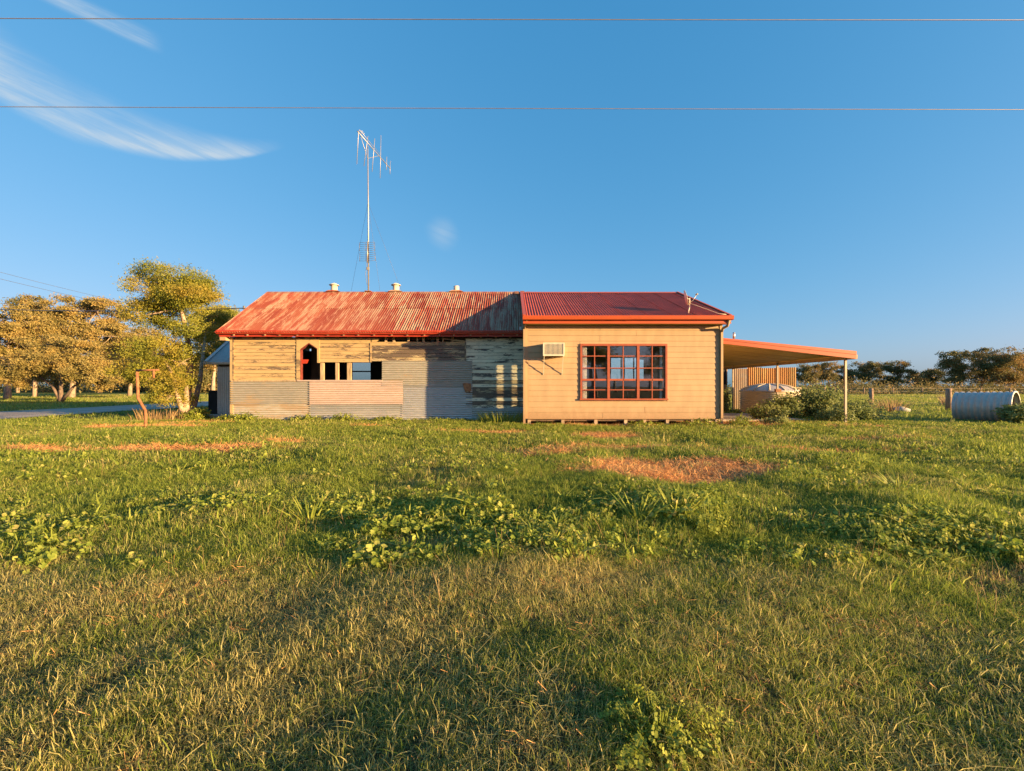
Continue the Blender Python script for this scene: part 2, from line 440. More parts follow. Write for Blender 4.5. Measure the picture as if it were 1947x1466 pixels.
M['curtain'] = plain('curtain_cloth', (0.85, 0.80, 0.72), 0.9)
M['tank'] = plain('cream_tank', (0.62, 0.50, 0.32), 0.5, 0, 0.06, 2)
M['post_paint'] = plain('dull_steel_post', (0.36, 0.29, 0.21), 0.5, 0.2, 0.1, 4)
M['tank_lid'] = plain('tank_lid', (0.58, 0.50, 0.42), 0.5, 0, 0.06, 2)
M['pipe_tank'] = rusty_sheet('culvert_zinc', (0.64, 0.60, 0.54), (0.46, 0.36, 0.27), 0.35, (1, 1, 1), 0.2, 0.45, 1.5)
M['fence_rust'] = rusty_sheet('rust_fence_sheet', (0.56, 0.36, 0.12), (0.46, 0.22, 0.055), 0.7, (1, 1, 0.4), 0.05, 0.65, 1.2)
M['fence_zinc'] = rusty_sheet('pale_fence_sheet', (0.46, 0.36, 0.25), (0.40, 0.26, 0.15), 0.45, (1, 1, 0.4), 0.1, 0.5, 1.2)
M['post_wood'] = plain('fence_post_timber', (0.34, 0.22, 0.14), 0.85, 0, 0.25, 5, (4, 4, 0.8), 0.1)
M['bark_pale'] = plain('pale_bark', (0.42, 0.31, 0.22), 0.85, 0, 0.3, 4, (3, 3, 0.8), 0.1, (0.20, 0.14, 0.10), 0.4)
M['bark_dark'] = plain('dark_bark', (0.20, 0.14, 0.10), 0.9, 0, 0.3, 4, (3, 3, 0.8), 0.1, None, 0.4)
M['glass'] = glass_mat('window_glass')
M['frost'] = glass_mat('hall_glass', (0.76, 0.80, 0.80), 0.1)
M['leaf_near'] = leafy('yellow_green_leaf', (0.11, 0.15, 0.018), (0.40, 0.37, 0.055), (0.37, 0.29, 0.05))
M['leaf_gum'] = leafy('olive_gum_leaf', (0.15, 0.14, 0.042), (0.44, 0.34, 0.115), (0.42, 0.30, 0.095))
M['leaf_gum2'] = leafy('green_wattle_leaf', (0.09, 0.10, 0.03), (0.26, 0.23, 0.07), (0.30, 0.21, 0.07))
M['leaf_far'] = leafy('far_gum_leaf', (0.08, 0.09, 0.03), (0.26, 0.22, 0.075), (0.36, 0.24, 0.09), patch=0.22)
M['leaf_bush'] = leafy('bush_leaf', (0.12, 0.17, 0.045), (0.42, 0.42, 0.15), (0.20, 0.24, 0.07))
M['leaf_mallow'] = leafy('mallow_leaf', (0.15, 0.21, 0.028), (0.44, 0.45, 0.07))
M['leaf_dry'] = leafy('dry_stalk', (0.30, 0.19, 0.08), (0.50, 0.33, 0.15))
M['straw'] = leafy('straw', (0.56, 0.25, 0.085), (0.92, 0.49, 0.19), trans=0.2)
# ------------------------------------------------------------------ ground, field and road
def vnoise(x, y, s, seed):
    """Smooth lattice noise in 0..1."""
    x = np.asarray(x, float) * s + 531.7; y = np.asarray(y, float) * s + 217.3
    tab = np.random.default_rng(seed).random((256, 256))
    xi, yi = np.floor(x).astype(int), np.floor(y).astype(int); fx, fy = x - xi, y - yi
    fx = fx * fx * (3 - 2 * fx); fy = fy * fy * (3 - 2 * fy)
    g = lambda a, b: tab[a % 256, b % 256]
    return (g(xi, yi) * (1 - fx) + g(xi + 1, yi) * fx) * (1 - fy) + (g(xi, yi + 1) * (1 - fx) + g(xi + 1, yi + 1) * fx) * fy

def fnoise(x, y, s, seed, o=3):
    return sum(vnoise(x, y, s * 2 ** k, seed + k) * 0.5 ** k for k in range(o)) / sum(0.5 ** k for k in range(o))

BARE = [(2.15, 6.15, 1.38, 0.95, 1.0), (2.3, 10.9, 1.0, 0.42, 0.9), (-6.9, 8.15, 2.6, 0.40, 0.85), (-4.9, 9.4, 0.5, 0.3, 0.7),
        (-10.6, 12.6, 1.6, 0.45, 0.8), (-4.3, 12.9, 0.7, 0.35, 0.9), (-0.9, 11.6, 1.1, 0.4, 0.75), (5.6, 8.05, 1.7, 0.22, 0.8),
        (0.75, 8.0, 0.7, 0.5, 0.55), (2.5, 8.6, 1.2, 0.28, 0.6), (7.6, 13.9, 1.6, 1.0, 0.9), (10.2, 12.6, 1.2, 0.35, 0.7),
        (-0.62, 3.25, 0.32, 0.16, 0.6), (3.2, 2.7, 0.35, 0.16, 0.5), (8.4, 9.6, 0.9, 0.3, 0.5), (-10.9, 14.2, 1.5, 0.5, 0.5), (4, 15.5, 4.5, 2.2, 1.0)]
def bare(x, y):
    x = np.asarray(x, float); y = np.asarray(y, float); m = np.zeros(np.broadcast(x, y).shape)
    w = (fnoise(x, y, 1.1, 5) - 0.5) * 1.3
    for cx, cy, rx, ry, k in BARE:
        d = np.sqrt(((x - cx) / rx) ** 2 + ((y - cy) / ry) ** 2) + w * np.minimum(1, 0.5 / min(rx, ry) + 0.3)
        m = np.maximum(m, k * np.clip((1.15 - d) / 0.35, 0, 1))
    return m

def dryness(x, y):
    """0 lush .. 1 straw-dry, for the grass that stands there."""
    n = fnoise(x, y, 0.9, 11); n2 = fnoise(x, y, 3.5, 21)
    edge = y + (fnoise(x, y, 0.7, 71) - 0.5) * 1.6; fore = np.clip((3.25 - edge) / 1.3, 0, 1)
    band = np.exp(-((y - 2.55 - 0.12 * np.sin(x * 1.1)) / 0.28) ** 2) * 0.25
    d = 0.12 + fore * 0.47 + band + (n - 0.5) * (0.95 - 0.3 * fore) + (n2 - 0.5) * 0.55
    d = d + np.clip((y - 16) / 30, 0, 1) * 0.18
    return np.clip(np.maximum(d, bare(x, y) * 0.9), 0, 1)

def axis(lo, hi, step, far, growth=1.22):
    a = list(np.arange(lo, hi + step / 2, step)); s = step
    while a[-1] < far: s *= growth; a.append(a[-1] + s)
    s = step
    while a[0] > -far: s *= growth; a.insert(0, a[0] - s)
    return np.array(a)

GX = axis(-13, 13, 0.13, 5000); GY = axis(0.2, 17, 0.11, 5000)
gx, gy = np.meshgrid(GX, GY)
gz = ground_z(gx, gy)
me = bpy.data.meshes.new('ground'); nx, ny = len(GX), len(GY)
co = np.stack([gx, gy, gz], -1).reshape(-1, 3)
me.vertices.add(nx * ny); me.vertices.foreach_set('co', co.reshape(-1).astype(np.float32))
ii = (np.arange(ny - 1)[:, None] * nx + np.arange(nx - 1)[None, :]).reshape(-1)
q = np.stack([ii, ii + 1, ii + nx + 1, ii + nx], 1).reshape(-1)
me.loops.add(len(q)); me.loops.foreach_set('vertex_index', q.astype(np.int32))
me.polygons.add(len(q) // 4); me.polygons.foreach_set('loop_start', np.arange(0, len(q), 4, dtype=np.int32))
me.polygons.foreach_set('use_smooth', np.ones(len(q) // 4, bool))
me.update(calc_edges=True)
a = me.attributes.new('bare', 'FLOAT', 'POINT'); a.data.foreach_set('value', bare(gx, gy).reshape(-1).astype(np.float32))
a = me.attributes.new('dry', 'FLOAT', 'POINT'); a.data.foreach_set('value', dryness(gx, gy).reshape(-1).astype(np.float32))
def ground_mat():
    m, nt, b, pos = base('paddock_soil')
    at = nt.nodes.new('ShaderNodeAttribute'); at.attribute_name = 'bare'; br = E(nt, at.outputs['Fac'])
    ad = nt.nodes.new('ShaderNodeAttribute'); ad.attribute_name = 'dry'; dr = E(nt, ad.outputs['Fac'])
    n1 = noise(nt, pos, 9, 8, 0.7); n2 = noise(nt, pos, 45, 5, 0.7); n3 = noise(nt, pos, 0.35, 4, 0.6, 0.3, (0.5, 1.4, 1))
    thatch = mixc(nt, n2.step(0.35, 0.68), (0.04, 0.034, 0.015), (0.17, 0.13, 0.055))
    green = mixc(nt, n1.step(0.3, 0.7), (0.035, 0.055, 0.010), (0.09, 0.13, 0.022))
    soil = mixc(nt, ((n1 * 0.6) + (n2 * 0.4)).step(0.35, 0.65), (0.28, 0.105, 0.035), (0.54, 0.25, 0.09))
    sp = nt.nodes.new('ShaderNodeSeparateXYZ'); nt.links.new(pos, sp.inputs[0])
    far = E(nt, sp.outputs[1]).step(12, 30)
    c = mixc(nt, (dr + (n1 * 0.5) - 0.25).step(0.1, 0.55), green, thatch)
    fld = mixc(nt, n3.step(0.42, 0.62), (0.07, 0.105, 0.02), (0.20, 0.19, 0.05))
    fld = mixc(nt, n2.step(0.55, 0.75) * 0.5, fld, (0.04, 0.05, 0.015))
    c = mixc(nt, far, c, fld)
    c = mixc(nt, (br + (n1 * 0.3) - 0.15).step(0.35, 0.7), c, soil)
    nt.links.new(c, b.inputs['Base Color']); b.inputs['Roughness'].default_value = 0.95; b.inputs['Specular IOR Level'].default_value = 0.1
    bump(nt, b, (n1 * 0.7) + (n2 * 0.5), 1.0, 0.05)
    return m
me.materials.append(ground_mat())
ground = link(bpy.data.objects.new('ground', me), None); tag(ground, kind='structure')

def road_mat():
    m, nt, b, pos = base('gravel_road')
    n1 = noise(nt, pos, 0.9, 6, 0.65, 0.2, (1.5, 0.25, 1)); n2 = noise(nt, pos, 30, 5, 0.7)
    c = mixc(nt, ((n1 * 0.6) + (n2 * 0.4)).step(0.36, 0.62), (0.27, 0.21, 0.17), (0.43, 0.36, 0.30))
    nt.links.new(c, b.inputs['Base Color']); b.inputs['Roughness'].default_value = 0.9; b.inputs['Specular IOR Level'].default_value = 0.15
    bump(nt, b, n2, 0.6, 0.02)
    return m
rv, rf = [], []
for i, y in enumerate(np.arange(-40, 400, 4.0)):
    for k, dx in enumerate((-2.9, -1.4, 0, 1.4, 2.9)):
        x = -21.3 + 0.55 * math.sin(y * 0.05) + dx + 0.3 * math.sin(y * 0.35 + k) * (abs(dx) > 2)
        rv.append((x, y, 0.052 + 0.05 * (1 - abs(dx) / 2.9)))
for i in range(len(rv) // 5 - 1):
    for k in range(4): rf.append((i * 5 + k, i * 5 + k + 1, i * 5 + k + 6, i * 5 + k + 5))
tag(mesh('gravel_road', rv, rf, road_mat(), None, True), kind='structure')

# ------------------------------------------------------------------ the old weatherboard hall
WY = 15.19                                   # plane of its front wall
hx = lambda p: (p - 973.5) * WY / F
hz = lambda p: EYE + (735 - p) * WY / F
HX0, HX1 = -9.88, 0.42
EAV, EAZ, RDY, RDZ = 14.94, 3.15, 18.0, 5.13  # eave line, ridge line
HBK = 20.85
hall = empty('weatherboard_hall', (-4.7, 15.2, 0), 'long old weatherboard hall with faded red iron roof and patched corrugated walls', 'building')
rnd = random.Random(4)

# lower skin: patchwork of corrugated sheets, ribs lying along the wall
def wall_sheet(x0, x1, ptop, pbot, mat, off, seed, amp=0.017):
    z0, z1 = hz(pbot), hz(ptop); tl = random.Random(seed).uniform(-0.009, 0.009)
    return corrugated('corrugated_sheet', (hx(x0), WY - off, z0), (tl, 0, 1), (-1, 0, tl), z1 - z0, -(hx(x1) - hx(x0)), mat, hall, 0.078, amp, 8, 8, 0.008, seed)
wall_sheet(441, 590.5, 723.5, 768, M['galv_brown'], 0.046, 1)
wall_sheet(441, 591, 765, 808, M['galv_brown'], 0.020, 2)
wall_sheet(590, 767, 723.5, 769, M['galv_pink'], 0.060, 3)
wall_sheet(590, 766, 766, 806, M['galv'], 0.028, 4, 0.018)
wall_sheet(727, 898, 686, 733, M['galv_brown'], 0.048, 5)
wall_sheet(764, 898, 729, 803, M['galv_blue'], 0.022, 6)
wall_sheet(897, 998, 774, 802, M['galv'], 0.020, 7)
# a rust patch screwed over one sheet
rp = [(hx(880), hz(729)), (hx(884), hz(728)), (hx(896), hz(729)), (hx(896.5), hz(742)), (hx(893), hz(746)), (hx(889), hz(744)), (hx(885), hz(746)), (hx(882), hz(737))]
prism('rust_patch', rp, 'y', WY - 0.070, WY - 0.064, M['rust'], hall)

# upper skin: weatherboards, each its own piece
def boards(x0, x1, ptop, pbot, n, mats, skip=(), yoff=0.0):
    h = (pbot - ptop) / n
    for i in range(n):
        if i in skip: continue
        m = mats(i) if callable(mats) else mats
        a, b_ = hx(x0) + rnd.uniform(-0.006, 0.006), hx(x1) + rnd.uniform(-0.006, 0.006)
        board('weather_board', a, b_, hz(ptop + (i + 1) * h), hz(ptop + i * h) + 0.012, WY - yoff, M[m], hall, 0.022 + rnd.uniform(-0.004, 0.006), rnd.uniform(-0.0012, 0.0012))
boards(444.5, 565, 643.5, 723.5, 12, lambda i: 'peel_mid' if i in (2, 3, 5, 6, 8) else 'peel_lo')
boards(608, 705, 646.5, 689, 6, lambda i: 'peel_mid' if i in (1, 2, 4) else 'peel_lo')
boards(706, 884.5, 650, 687, 5, lambda i: 'peel_hi' if i else 'peel_mid')
boards(885.5, 998, 643.5, 776, 20, lambda i: 'peel_hi' if i in (12, 14, 15, 16, 18) else 'peel_shade_lift')
# a loose board hanging across the open slot
prism('loose_board', [(hx(842), hz(642)), (hx(884), hz(648)), (hx(884), hz(651)), (hx(840), hz(645))], 'y', WY - 0.03, WY - 0.01, M['peel_mid'], hall)
prism('broken_board', [(hx(607), hz(642.5)), (hx(724), hz(643.5)), (hx(717), hz(646.5)), (hx(607), hz(647))], 'y', WY - 0.018, WY - 0.002, M['peel_lo'], hall)
prism('broken_board', [(hx(707), hz(647)), (hx(722), hz(645.5)), (hx(716), hz(650)), (hx(707), hz(650.4))], 'y', WY - 0.028, WY - 0.004, M['peel_lo'], hall)
# trims
box('corner_board', HX0 - 0.03, hx(444), WY - 0.04, WY + 0.06, hz(806), hz(641), M['peel_lo'], hall)
box('corner_board', HX0 + 0.062, hx(446.5), WY - 0.046, WY - 0.0255, hz(723), hz(643), M['peel_mid'], hall)
box('cover_strip', hx(704), hx(707.5), WY - 0.034, WY - 0.027, hz(689), hz(652), M['peel_mid'], hall)
box('cover_strip', hx(884), hx(886.5), WY - 0.034, WY - 0.029, hz(690), hz(651), M['peel_hi'], hall)
box('rail', hx(441), hx(568), WY - 0.066, WY - 0.005, hz(725.4), hz(723.2), M['stud'], hall)
box('sill', hx(567), hx(728), WY - 0.082, WY + 0.09, hz(725.2), hz(722.6), M['galv_pink'], hall)
# pointed-head window opening: frame pieces
fr = lambda name, pts, y0, y1, m: prism(name, [(hx(a), hz(b)) for a, b in pts], 'y', y0, y1, m, hall)
fr('window_jamb', [(564.5, 724), (571.5, 724), (571.5, 664), (564.5, 660)], WY - 0.040, WY + 0.10, M['peel_lo'])
fr('window_jamb', [(604, 690), (608, 690), (608, 660), (604, 663)], WY - 0.040, WY + 0.10, M['peel_lo'])
fr('window_head', [(564.5, 660), (571.5, 664), (588, 652), (588, 644), (564.5, 644)], WY - 0.036, WY + 0.04, M['peel_lo'])
fr('window_head', [(588, 644), (588, 652), (604.2, 663), (608, 660), (608, 644)], WY - 0.036, WY + 0.04, M['peel_lo'])
fr('window_reveal', [(571.5, 664), (588, 652), (588, 653.6), (571.5, 665.6)], WY - 0.030, WY + 0.12, M['reveal'])
fr('window_reveal', [(588, 652), (604.2, 663), (604.2, 664.6), (588, 653.6)], WY - 0.030, WY + 0.12, M['reveal'])
fr('window_reveal', [(571.5, 665.6), (572.6, 665.6), (572.6, 722.4), (571.5, 722.4)], WY - 0.030, WY + 0.12, M['reveal'])
fr('sash_remnant', [(573, 683.5), (585, 683.5), (582, 691), (573, 691.5)], WY + 0.03, WY + 0.08, M['red_old'])
# studs seen in the openings and the slot under the eave
for p0, p1, b_ in ((608.5, 615, 806), (637.5, 643, 806), (659.5, 667, 806), (731, 735, 690), (746.5, 750.5, 690), (774.5, 779, 690), (792, 794, 690), (803, 807, 690), (830, 834, 690), (841, 843, 690), (858, 862, 690), (912, 916, 690), (940, 944, 690), (968, 972, 690)):
    box('stud', hx(p0), hx(p1), WY + 0.004 + rnd.uniform(0, 0.02), WY + 0.10, hz(b_), hz(639.5), M['stud'], hall)
for i in range(19):
    p = 452 + i * 29.6 + rnd.uniform(-3, 3)
    x = hx(p)
    prism('rafter', [(14.86, 2.96), (14.86, 3.06), (18.0, 5.06), (18.0, 4.95)], 'x', x, x + 0.05, M['stud'], hall)
    if i < 5 and i % 1 == 0: box('bird_board', x + 0.12, x + 0.50, WY - 0.012, WY + 0.02, hz(643.5), hz(641.2), M['peel_lo'], hall)
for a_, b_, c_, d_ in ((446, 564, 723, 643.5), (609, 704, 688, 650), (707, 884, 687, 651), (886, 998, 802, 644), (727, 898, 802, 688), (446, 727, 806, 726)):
    box('wall_backing', hx(a_), hx(b_), WY + 0.103, WY + 0.109, hz(c_), hz(d_), M['dark_wood'], hall)  # dark backing added to stop sky light leaking through the board gaps
box('top_plate', HX0, HX1, WY + 0.112, WY + 0.20, 2.86, 2.95, M['dark_wood'], hall)
# shell: back wall with window openings, gable walls, floor
def pierced(name, x0, x1, z0, z1, y0, y1, holes, mat, parent, axis_='y'):
    """Wall with rectangular holes built as butting boxes. axis_ 'y': spans x; 'x': spans y at x=y0..y1."""
    B = (lambda a, b, c, d: box(name, a, b, y0, y1, c, d, mat, parent)) if axis_ == 'y' else (lambda a, b, c, d: box(name, y0, y1, a, b, c, d, mat, parent))
    cur = x0
    for a, b, c, d in sorted(holes):
        if a > cur: B(cur, a, z0, z1)
        if c > z0: B(a, b, z0, c)
        if d < z1: B(a, b, d, z1)
        cur = b
    if cur < x1: B(cur, x1, z0, z1)
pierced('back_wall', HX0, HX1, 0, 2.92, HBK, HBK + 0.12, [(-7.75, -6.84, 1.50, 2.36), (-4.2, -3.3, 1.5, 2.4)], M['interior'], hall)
box('window_rail', -7.75, -6.84, HBK + 0.02, HBK + 0.08, 1.90, 1.96, M['black'], hall)
for zz in ((1.5, 1.9), (1.96, 2.36)):
    box('window_pane', -7.75, -6.84, HBK + 0.045, HBK + 0.051, zz[0], zz[1], M['frost'], hall)
pierced('gable_wall', WY + 0.11, HBK, 0, 2.92, HX0, HX0 + 0.1, [(19.2, 20.3, 2.1, 2.92)], M['interior'], hall, 'x')
prism('gable_end', [(WY + 0.11, 2.92), (19.2, 2.92), (19.2, 4.32), (18.0, 5.05)], 'x', HX0, HX0 + 0.1, M['peel_shade_lift'], hall)
prism('gable_end', [(20.3, 2.92), (HBK, 2.92), (HBK, 3.25), (20.3, 3.62)], 'x', HX0, HX0 + 0.1, M['peel_shade_lift'], hall)
prism('bulkhead', [(15.4, 0.3), (HBK, 0.3), (HBK, 3.1), (18.0, 4.95), (15.4, 3.25)], 'x', -2.9, -2.8, M['interior'], hall)
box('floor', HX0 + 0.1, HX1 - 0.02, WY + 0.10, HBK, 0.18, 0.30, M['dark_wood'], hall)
box('partition', -8.66, -8.30, 18.6, 18.7, 0.3, 3.3, M['interior_pale'], hall)
# gutter and fascia
gut = lambda y, zt, zb: [(y, zt), (y - 0.012, zt + 0.004), (y - 0.10, zt + 0.004), (y - 0.115, zt - 0.02), (y - 0.10, zb + 0.02), (y - 0.075, zb), (y, zb)]
gs = [-10.17, -8.1, -5.9, -3.6, -1.3, 0.40]
for i in range(5):
    s_ = rnd.uniform(-0.010, 0.006)
    prism('gutter', gut(EAV - 0.03 + rnd.uniform(-0.006, 0.006), 3.13 + s_, 3.00 + s_), 'x', gs[i], gs[i + 1] - 0.004, M['red_old'], hall)
    if i: prism('gutter_joiner', gut(EAV - 0.026, 3.136, 2.994), 'x', gs[i] - 0.03, gs[i] + 0.03, M['red_old'], hall)
prism('fascia', [(EAV - 0.027, 2.925), (EAV + 0.005, 2.925), (EAV + 0.005, 3.10), (EAV - 0.027, 3.10)], 'x', -10.13, 0.40, M['red_old'], hall)
for sx in (-10.16,):
    prism('barge_board', [(EAV, 2.98), (EAV, 3.10), (RDY, 5.08), (2 * RDY - EAV, 3.10), (2 * RDY - EAV, 2.98), (RDY, 4.94)], 'x', sx, sx + 0.03, M['red_old'], hall)
prism('eave_bracket', [(EAV - 0.01, 2.80), (EAV + 0.22, 2.80), (EAV + 0.22, 2.92), (EAV - 0.01, 2.92)], 'x', -10.12, -9.92, M['cream'], hall)
# roof sheets, two courses a side
sl = Vector((0, RDY - EAV, RDZ - EAZ)); SL = sl.length; sl.normalize()
w = 0.762; x = -10.2; k = 0
while x < 0.9:
    ww = min(w, 0.95 - x)
    for r_, (a, b_) in enumerate(((-0.05, 0.53), (0.515, 1.0))):
        o = Vector((x, EAV, EAZ + 0.004 + 0.014 * r_ + 0.003 * (k % 2))) + sl * (SL * a)
        corrugated('roof_sheet', o, (1, 0, 0), sl, ww + 0.03, SL * (b_ - a) - 0.005, M['roof_old'], hall, 0.084, 0.018, 8, 2, 0.004, k)
    bs = Vector((0, sl.y, -sl.z))
    corrugated('roof_sheet', (x, RDY, RDZ + 0.003 * (k % 2)), (1, 0, 0), bs, ww + 0.03, SL * 1.05, M['roof_old'], hall, 0.076, 0.0095, 6, 1, 0.0, k)
    x += w; k += 1
# lifted scraps of iron at the broken ridge end
for i, (a, z) in enumerate(((0.18, 0.05), (0.42, 0.07), (0.66, 0.04))):
    prism('ridge_scrap', [(RDY - 0.30, RDZ - 0.16), (RDY - 0.28, RDZ - 0.14 + z * 0.6), (RDY + 0.02, RDZ + z), (RDY + 0.04, RDZ + z - 0.02)], 'x', a - 0.08, a + 0.10, M['rust'], hall)
prism('ridge_cap', [(RDY - 0.16, RDZ - 0.085), (RDY - 0.15, RDZ - 0.068), (RDY - 0.03, RDZ + 0.012), (RDY, RDZ + 0.03), (RDY + 0.03, RDZ + 0.012), (RDY + 0.15, RDZ - 0.068), (RDY + 0.16, RDZ - 0.085), (RDY, RDZ + 0.012)], 'x', -10.22, 0.1, M['rust'] if False else M['roof_old'], hall)
# roof vents on the ridge
for X, cap in ((-7.45, True), (-4.86, True), (-2.33, False)):
    r = 0.13 if cap else 0.115
    vt = lathe('roof_vent', [(r, RDZ - 0.15), (r, RDZ + (0.30 if cap else 0.27)), (r - 0.012, RDZ + (0.30 if cap else 0.275)), (r - 0.012, RDZ + 0.1)], (X, RDY + 0.06, 0), M['vent'], hall, 20)
    prism('flashing', [(X - 0.3, RDZ + 0.02), (X - 0.16, RDZ + 0.075), (X + 0.16, RDZ + 0.075), (X + 0.3, RDZ + 0.02)], 'y', RDY - 0.12, RDY + 0.2, M['roof_old'], vt)
    if cap: lathe('vent_cap', [(0.20, RDZ + 0.305), (0.20, RDZ + 0.325), (0.02, RDZ + 0.41), (0.0, RDZ + 0.41)], (X, RDY + 0.06, 0), M['vent'], vt, 20)

# ------------------------------------------------------------------ the newer cream extension
EY = 13.67
ex = lambda p: (p - 973.5) * EY / F
ez = lambda p: EYE + (735 - p) * EY / F
EX0, EX1, EZ0, EZ1 = 0.442, 6.64, 0.20, 3.16
EBK = 20.3
XEV, XEZ, XRY, XRZ = 13.32, 3.37, 17.6, 5.02
ext = empty('cream_extension', (3.5, 13.7, 0), 'newer cream weatherboard extension with red iron roof and big multi-pane window', 'building')
WX0, WX1, WZ0, WZ1 = 2.158, 4.908, 0.767, 2.55
n = 17; pitch = (EZ1 - EZ0) / n; rj = random.Random(9)
for i in range(n):
    z0 = EZ0 + i * pitch; z1 = z0 + pitch + 0.012
    segs = [(EX0 + 0.075, EX1 - 0.07)]
    if z1 > WZ0 - 0.05 and z0 < WZ1 + 0.05:
        segs = [(EX0 + 0.075, WX0 - 0.002), (WX1 + 0.002, EX1 - 0.07)]
    elif i in (0, 1, 2, 14, 15, 16):
        j = {0: 2.87, 1: 4.20, 2: 4.62, 14: 2.78, 15: 3.93, 16: 2.79}[i]
        segs = [(EX0 + 0.075, j - 0.002), (j + 0.006, EX1 - 0.07)]
    for a, b_ in segs:
        # rows that only partly meet the window are filled above and below it
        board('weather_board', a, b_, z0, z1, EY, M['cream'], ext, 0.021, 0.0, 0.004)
    if len(segs) == 2 and segs[0][1] < WX0:
        lo = (z0, min(z1, WZ0 - 0.002)); hi = (max(z0, WZ1 + 0.002), z1)
        for c, d in (lo, hi):
            if d - c > 0.02 and (c >= WZ1 or d <= WZ0): board('weather_board', WX0, WX1, c, d, EY, M['cream'], ext, 0.021, 0.0, 0.004)
box('wall_backing', EX0 + 0.05, WX0, EY + 0.003, EY + 0.10, EZ0, EZ1, M['interior_pale'], ext)
box('wall_backing', WX1, EX1 - 0.05, EY + 0.003, EY + 0.10, EZ0, EZ1, M['interior_pale'], ext)
box('wall_backing', WX0, WX1, EY + 0.003, EY + 0.10, EZ0, WZ0, M['interior_pale'], ext)
box('wall_backing', WX0, WX1, EY + 0.003, EY + 0.10, WZ1, EZ1, M['interior_pale'], ext)
box('corner_board', EX0 - 0.02, EX0 + 0.072, EY - 0.03, EY + 0.06, EZ0 - 0.02, EZ1, M['cream'], ext)
box('corner_board', EX1 - 0.066, EX1 + 0.02, EY - 0.03, EY + 0.06, EZ0 - 0.02, EZ1, M['cream'], ext)
box('base_trim', EX0 + 0.075, EX1 - 0.07, EY - 0.012, EY + 0.05, EZ0 - 0.035, EZ0 - 0.001, M['cream'], ext)
# side walls, back wall, floor, ceiling
SW = (14.63, 15.14, 0.56, 2.14)          # narrow window in the return wall
pierced('side_wall', EY + 0.10, EBK, EZ0, EZ1, EX0, EX0 + 0.10, [SW], M['cream'], ext, 'x')
sw = box('side_window', EX0 + 0.02, EX0 + 0.07, 15.045, 15.06, SW[2], SW[3], M['red_window'], ext)
for a, b_ in ((14.63, 15.045), (15.06, 15.14)): box('pane', EX0 + 0.045, EX0 + 0.050, a, b_, SW[2], SW[3], M['glass'], sw)
for zz in (1.04, 1.62): box('glazing_bar', EX0 + 0.035, EX0 + 0.058, 14.63, 15.044, zz, zz + 0.014, M['red_window'], sw)
pierced('side_wall', EY + 0.10, EBK, EZ0, EZ1, EX1 - 0.10, EX1, [], M['cream'], ext, 'x')
BW = [(4.62, 6.28, 1.56, 2.55)]
pierced('back_wall', EX0, EX1, EZ0, EZ1, EBK, EBK + 0.12, BW, M['interior_pale'], ext)
for a in (4.62, 5.13, 5.27, 5.72, 6.22): box('back_window_frame', a, a + 0.05, EBK + 0.03, EBK + 0.09, 1.56, 2.55, M['black'], ext)
box('back_window_frame', 4.67, 6.22, EBK + 0.035, EBK + 0.085, 2.03, 2.07, M['white'], ext)
box('floor', EX0 + 0.10, EX1 - 0.10, EY + 0.10, EBK, 0.20, 0.30, M['dark_wood'], ext)
box('ceiling', EX0 + 0.10, EX1 - 0.10, EY + 0.10, EBK, 2.95, 3.0, M['interior_pale'], ext)
# the big window: three sashes of two by five panes
win = box('window', WX0, WX1, EY - 0.055, EY + 0.06, WZ1 - 0.065, WZ1, M['red_window'], ext)   # head
W = lambda *a: box(a[0], *a[1:], M['red_window'], win)
W('sill', WX0 - 0.02, WX1 + 0.02, EY - 0.085, EY + 0.06, WZ0, WZ0 + 0.055)
W('jamb', WX0, WX0 + 0.06, EY - 0.055, EY + 0.06, WZ0 + 0.055, WZ1 - 0.065)
W('jamb', WX1 - 0.06, WX1, EY - 0.055, EY + 0.06, WZ0 + 0.055, WZ1 - 0.065)
cx = [WX0 + 0.06, 3.055, 3.99, WX1 - 0.06]
for c in cx[1:3]: W('mullion', c - 0.04, c + 0.04, EY - 0.045, EY + 0.06, WZ0 + 0.055, WZ1 - 0.065)
zt = [WZ1 - 0.065, 2.165, 1.785, 1.415, 1.095, WZ0 + 0.055]
for k in range(3):
    a, b_ = cx[k] + (0.04 if k else 0), cx[k + 1] - (0.04 if k < 2 else 0); mid = (a + b_) / 2
    W('glazing_bar', mid - 0.014, mid + 0.014, EY - 0.02, EY + 0.03, zt[5], zt[0])
    for j in range(1, 5):
        h = 0.030 if j == 3 else 0.014
        for s0, s1 in ((a, mid - 0.014), (mid + 0.014, b_)):
            W('transom' if j == 3 else 'glazing_bar', s0, s1, EY - (0.028 if j == 3 else 0.018), EY + 0.03, zt[j] - h, zt[j] + h)
    for j in range(5):
        for s0, s1 in ((a, mid - 0.014), (mid + 0.014, b_)):
            t = rj.uniform(-0.003, 0.003)
            p = box('pane', s0, s1, EY + 0.006, EY + 0.010, zt[j + 1] + 0.012, zt[j] - 0.012, M['glass'], win)
            for v in p.data.vertices: v.co.y += t * (v.co.x - s0) / (s1 - s0) * 0.6 + rj.uniform(-0.0002, 0.0002)
# curtains inside
for a, b_ in ((WX0 + 0.075, WX0 + 0.23), (WX1 - 0.20, WX1 - 0.12)):
    pts = []
    for i in range(25): t = i / 24; pts.append((a + (b_ - a) * t, EY + 0.082 + 0.014 * math.sin(t * 26)))
    v = [(p[0], p[1], 0.36) for p in pts] + [(p[0], p[1], 2.58) for p in pts]
    cu = mesh('curtain', v, [(i, i + 1, i + 26, i + 25) for i in range(24)], M['curtain'], None, True)
    tag(cu, 'pale curtain drawn back at the %s edge of the big window' % ('left' if a < 3 else 'right'), 'curtain', 'window curtains')
